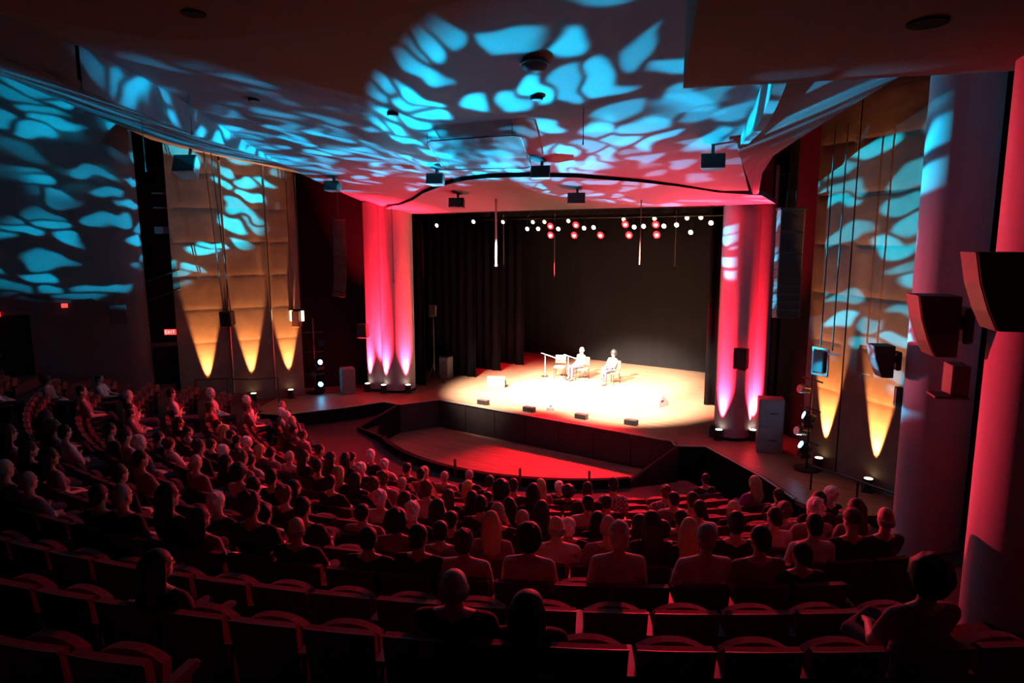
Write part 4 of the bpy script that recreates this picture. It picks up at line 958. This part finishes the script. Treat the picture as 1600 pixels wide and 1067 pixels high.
def make_person_meshes(kind, fem, yaw):
    J = pose(kind, fem); rz = Matrix.Rotation(R(yaw), 3, 'Z')
    H = lambda x, y, z: NECK.xyz + rz @ (Vector((x, y, z)) + HEAD - NECK)
    b = MB()
    hw = 0.155 if fem else 0.15; cw = 0.155 if fem else 0.175
    def torso(mb, g):
        mb.sphere((0, 0.24, 0.55), (hw * g + 0.02, 0.125 * g, 0.11 * g)); mb.sphere((0, 0.22, 0.66), (0.135 * g, 0.105 * g, 0.13 * g))
        mb.sphere((0, 0.18, 0.81), (cw * g, 0.112 * g, 0.155 * g)); mb.sphere((0, 0.155, 0.91), (cw * 1.02 * g, 0.085 * g, 0.075 * g))
        if fem:
            for s_ in (-1, 1): mb.sphere((s_ * 0.075, 0.265, 0.80), 0.06 * g)
    torso(b, 1.0)
    b.cap((0, 0.135, 0.95), NECK + Vector((0, 0, 0.03)), 0.060 if not fem else 0.052, 0.052 if not fem else 0.046)
    for s_ in (-1, 1): b.cap((s_ * 0.03, 0.14, 0.965), J[s_][0] + Vector((-s_ * 0.03, 0, 0.0)), 0.055, 0.058)
    b.sphere(H(0, -0.008, 0.02), (0.076, 0.094, 0.098), 18, 12, rz); b.sphere(H(0, 0.030, -0.055), (0.056, 0.062, 0.065), 14, 10, rz)
    b.sphere(H(0, 0.068, -0.095), (0.026, 0.022, 0.020), 10, 8, rz)                                        # chin
    b.cap(H(0, 0.086, 0.005), H(0, 0.108, -0.030), 0.011, 0.015, 8)                                       # nose
    b.sphere(H(0, 0.078, 0.028), (0.05, 0.016, 0.012), 10, 7, rz)                                         # brow
    for s_ in (-1, 1): b.sphere(H(s_ * 0.077, -0.006, -0.012), (0.012, 0.022, 0.033), 8, 7, rz)
    for s_ in (-1, 1):
        sh, el, wr = J[s_]
        b.cap(sh, el, 0.050, 0.040); b.cap(el, wr, 0.040, 0.027); hand(b, wr, (wr - el), s_ if kind != 'cross' else -s_)
        hip = Vector((s_ * 0.085, 0.26, 0.535)); kn = Vector((s_ * 0.115, 0.66, 0.53)); an = Vector((s_ * 0.115, 0.66, 0.09))
        if kind == 'knee' and s_ == 1: kn = Vector((0.02, 0.64, 0.64)); an = Vector((-0.12, 0.84, 0.34))
        b.cap(hip, kn, 0.085, 0.060); b.cap(kn, an, 0.056, 0.040); b.cap(an, an + Vector((0, 0.13, -0.05)), 0.040, 0.035)
    shirt = MB(); torso(shirt, 1.07); tr = MB(); shoes = MB()
    tr.sphere((0, 0.24, 0.55), (hw + 0.03, 0.135, 0.118))
    for s_ in (-1, 1):
        sh, el, wr = J[s_]
        shirt.cap((s_ * 0.05, 0.14, 0.95), sh + Vector((-s_ * 0.03, 0, 0)), 0.058, 0.066)
        end = lerp(el, wr, 0.85) if kind in ('lap', 'chin') and not fem else lerp(sh, el, 0.62)
        if kind in ('lap', 'chin') and not fem: shirt.cap(sh, el, 0.060, 0.050); shirt.cap(el, end, 0.050, 0.038)
        else: shirt.cap(sh, end, 0.062, 0.056)
        hip = Vector((s_ * 0.085, 0.26, 0.535)); kn = Vector((s_ * 0.115, 0.66, 0.53)); an = Vector((s_ * 0.115, 0.66, 0.12))
        if kind == 'knee' and s_ == 1: kn = Vector((0.02, 0.64, 0.64)); an = Vector((-0.11, 0.82, 0.38))
        tr.cap(hip, kn, 0.095, 0.070); tr.cap(kn, an, 0.066, 0.055)
        f = an + Vector((0, 0.08, -0.075)); shoes.sphere(f, (0.05, 0.135, 0.045)); shoes.cap(an + Vector((0, 0, -0.01)), an + Vector((0, 0, -0.05)), 0.045, 0.045)
    return dict(body=remesh(b, 0.0105, 0.30), shirt=remesh(shirt, 0.018, 0.5), trousers=remesh(tr, 0.018, 0.4), shoes=remesh(shoes, 0.016, 0.4), yaw=yaw, fem=fem)
VAR = [make_person_meshes('lap', False, 0), make_person_meshes('cross', False, 14), make_person_meshes('lap', True, -14), make_person_meshes('chin', False, 8), make_person_meshes('knee', True, 12), make_person_meshes('knee', False, -10)]
def hairs():
    out = {}
    b = MB().sphere((0, -0.020, 0.030), (0.086, 0.100, 0.100), 18, 12).sphere((0, -0.060, -0.035), (0.074, 0.055, 0.06)); out['short'] = remesh(b, 0.010, 0.5)
    b = MB().sphere((0, -0.022, 0.030), (0.092, 0.104, 0.104), 18, 12).sphere((0, -0.055, -0.03), (0.085, 0.065, 0.075))
    for i in range(26):
        a = random.uniform(0, 6.28); p = random.uniform(0.1, 1.7); b.sphere((0.082 * math.sin(p) * math.cos(a), -0.025 + 0.088 * math.sin(p) * math.sin(a) - 0.02, 0.03 + 0.095 * math.cos(p)), random.uniform(0.018, 0.030), 7, 6)
    out['wavy'] = remesh(b, 0.010, 0.5, 2)
    b = MB().sphere((0, -0.025, 0.035), (0.125, 0.125, 0.120), 18, 12).sphere((0, -0.05, -0.03), (0.115, 0.085, 0.09))
    for i in range(46):
        a = random.uniform(0, 6.28); p = random.uniform(0.1, 2.0); b.sphere((0.115 * math.sin(p) * math.cos(a), -0.035 + 0.11 * math.sin(p) * math.sin(a), 0.03 + 0.11 * math.cos(p)), random.uniform(0.020, 0.032), 7, 6)
    b2 = MB(); b2.v = [v for v in b.v]; b2.f = b.f; out['curly'] = remesh(b2, 0.012, 0.5, 2)
    b = MB().sphere((0, -0.020, 0.032), (0.090, 0.104, 0.104), 18, 12)
    b.cap((-0.035, -0.070, 0.02), (-0.055, -0.105, -0.25), 0.060, 0.045); b.cap((0.035, -0.070, 0.02), (0.055, -0.105, -0.25), 0.060, 0.045); b.cap((0, -0.08, 0.02), (0, -0.12, -0.28), 0.062, 0.045)
    for s_ in (-1, 1): b.cap((s_ * 0.075, -0.02, 0.01), (s_ * 0.092, -0.04, -0.17), 0.028, 0.026)
    out['long'] = remesh(b, 0.011, 0.5)
    b = MB()
    for i in range(15):
        a = R(195 + i * 150 / 14); b.sphere((0.078 * math.cos(a), -0.008 + 0.094 * math.sin(a), -0.03), (0.016, 0.016, 0.038), 8, 6)
    out['fringe'] = remesh(b, 0.008, 0.5)
    b = MB().sphere((0, -0.015, 0.045), (0.090, 0.106, 0.085), 18, 12).sphere((0, 0.10, 0.050), (0.065, 0.07, 0.010), 14, 8).cyl((0, -0.015, 0.02), (0, -0.015, 0.05), 0.092, 0.092, 20)
    out['cap'] = remesh(b, 0.009, 0.6)
    return out
HAIR = hairs()
me_eyes = MB().sphere((-0.030, 0.080, 0.008), (0.013, 0.008, 0.008), 8, 6).sphere((0.030, 0.080, 0.008), (0.013, 0.008, 0.008), 8, 6).mesh('eyes', True)
me_lips = MB().sphere((0, 0.092, -0.062), (0.022, 0.007, 0.007), 8, 6).mesh('lips', True)
HT = {'b': ('fringe', 'hg'), 'w': ('wavy', 'hw'), 'g': ('short', 'hg'), 'd': ('short', 'hd'), 'n': ('wavy', 'hn'), 'l': ('long', 'hd'), 'L': ('long', 'hL'), 'c': ('curly', 'hd'), 'k': ('cap', 'hn')}
CLOTH = {'l': ('cl', 'a pale shirt'), 'm': ('cm', 'a mid-toned shirt'), 'k': ('ck', 'dark clothing'), 'r': ('cr', 'a red top'), 'v': ('cv', 'a violet top'), 'p': ('cp', 'a checked shirt'), 't': ('ck', 'a printed black shirt')}
def person(loc, rz, v, hair, cloth, label, scale=1.0, zs=1.0, group=None, skin='skin', headscale=1.0):
    V = VAR[v]
    root = empty('person', loc, rz, label, 'person', group); root.scale = (scale, scale, scale * zs)
    link_mesh('body', V['body'], skin, root); link_mesh('shirt', V['shirt'], CLOTH[cloth][0], root)
    link_mesh('trousers', V['trousers'], 'jeans', root); link_mesh('shoes', V['shoes'], 'shoe', root)
    hp = NECK + Matrix.Rotation(R(V['yaw']), 3, 'Z') @ (HEAD - NECK); hr = (0, 0, R(V['yaw']))
    hk, hm = HT[hair]
    link_mesh('hat' if hk == 'cap' else 'hair', HAIR[hk], hm, root, hp, hr)
    link_mesh('eyes', me_eyes, 'eye', root, hp, hr); link_mesh('lips', me_lips, 'lip', root, hp, hr)
    return root
rp_ = random.Random(11)
for (k, j, off, dz, hair, cloth) in people:
    d = math.degrees(PITCH / rk(k)); th = RIGHT[k] - (j + 0.5) * d + math.degrees(off / rk(k))
    x, y = arc(rk(k), th)
    v = rp_.choice((2, 4, 2)) if hair in 'lL' else rp_.choice((0, 1, 3, 5, 0, 1))
    sc_ = 1.0 + rp_.uniform(-0.02, 0.03)
    if (k, j) in ((0, 7), (0, 6)): v = 0 if j == 7 else 2; sc_ = 1.15; dz -= 0.15 if j == 7 else 0.19
    lab = 'person in %s, %s, %s seat from right aisle' % (CLOTH[cloth][1], row_name(k), nth(j + 1))
    p = person((x, y, zf(k) + 0.005), R(th) + rp_.uniform(-0.10, 0.10), v, hair, cloth, lab, sc_, 1.0 + dz / 1.17, 'seated audience members', 'skin2' if hair == 'c' and rp_.random() < 0.6 else 'skin')
    if cloth == 't':
        pr = link_mesh('shirt_print', MB().cyl((0, 0.043, 0.83), (0, 0.050, 0.83), 0.075, n=24).mesh('shirt_print'), 'print', p)
        fig = MB().box((0, 0.041, 0.815), (0.03, 0.006, 0.06)); fig.cyl((0, 0.044, 0.862), (0, 0.038, 0.862), 0.015, n=12); fig.box((-0.016, 0.041, 0.805), (0.01, 0.006, 0.06)); fig.box((0.016, 0.041, 0.805), (0.01, 0.006, 0.06))
        link_mesh('print_figure', fig.mesh('print_figure'), 'ck', pr)
# the two performers
person((-12.88, 23.30, 0.0), R(180 - 25), 0, 'b', 'l', 'performer in a white shirt seated left on the lit stage', 1.0)
person((-11.52, 23.30, 0.0), R(180 - 18), 4, 'c', 'l', 'performer in pale clothing seated right, leaning forward on stage', 1.0)
# aisle treads beside the right row ends, step light painted into their colour
for i, (k, th) in enumerate(((2, 42.4), (3, 47.6), (5, 49.4), (8, 53.4), (10, 54.5))):
    x, y = arc(rk(k) - 0.1, th)
    o = MB().box((x, y, zf(k) + 0.012), (0.7, 0.30, 0.024), R(th)).build('aisle_tread_lit', 'stepglow'); tag(o, 'aisle tread painted step-lit beside the %s, at the right aisle' % row_name(k), 'step', 'aisle treads painted step-lit')
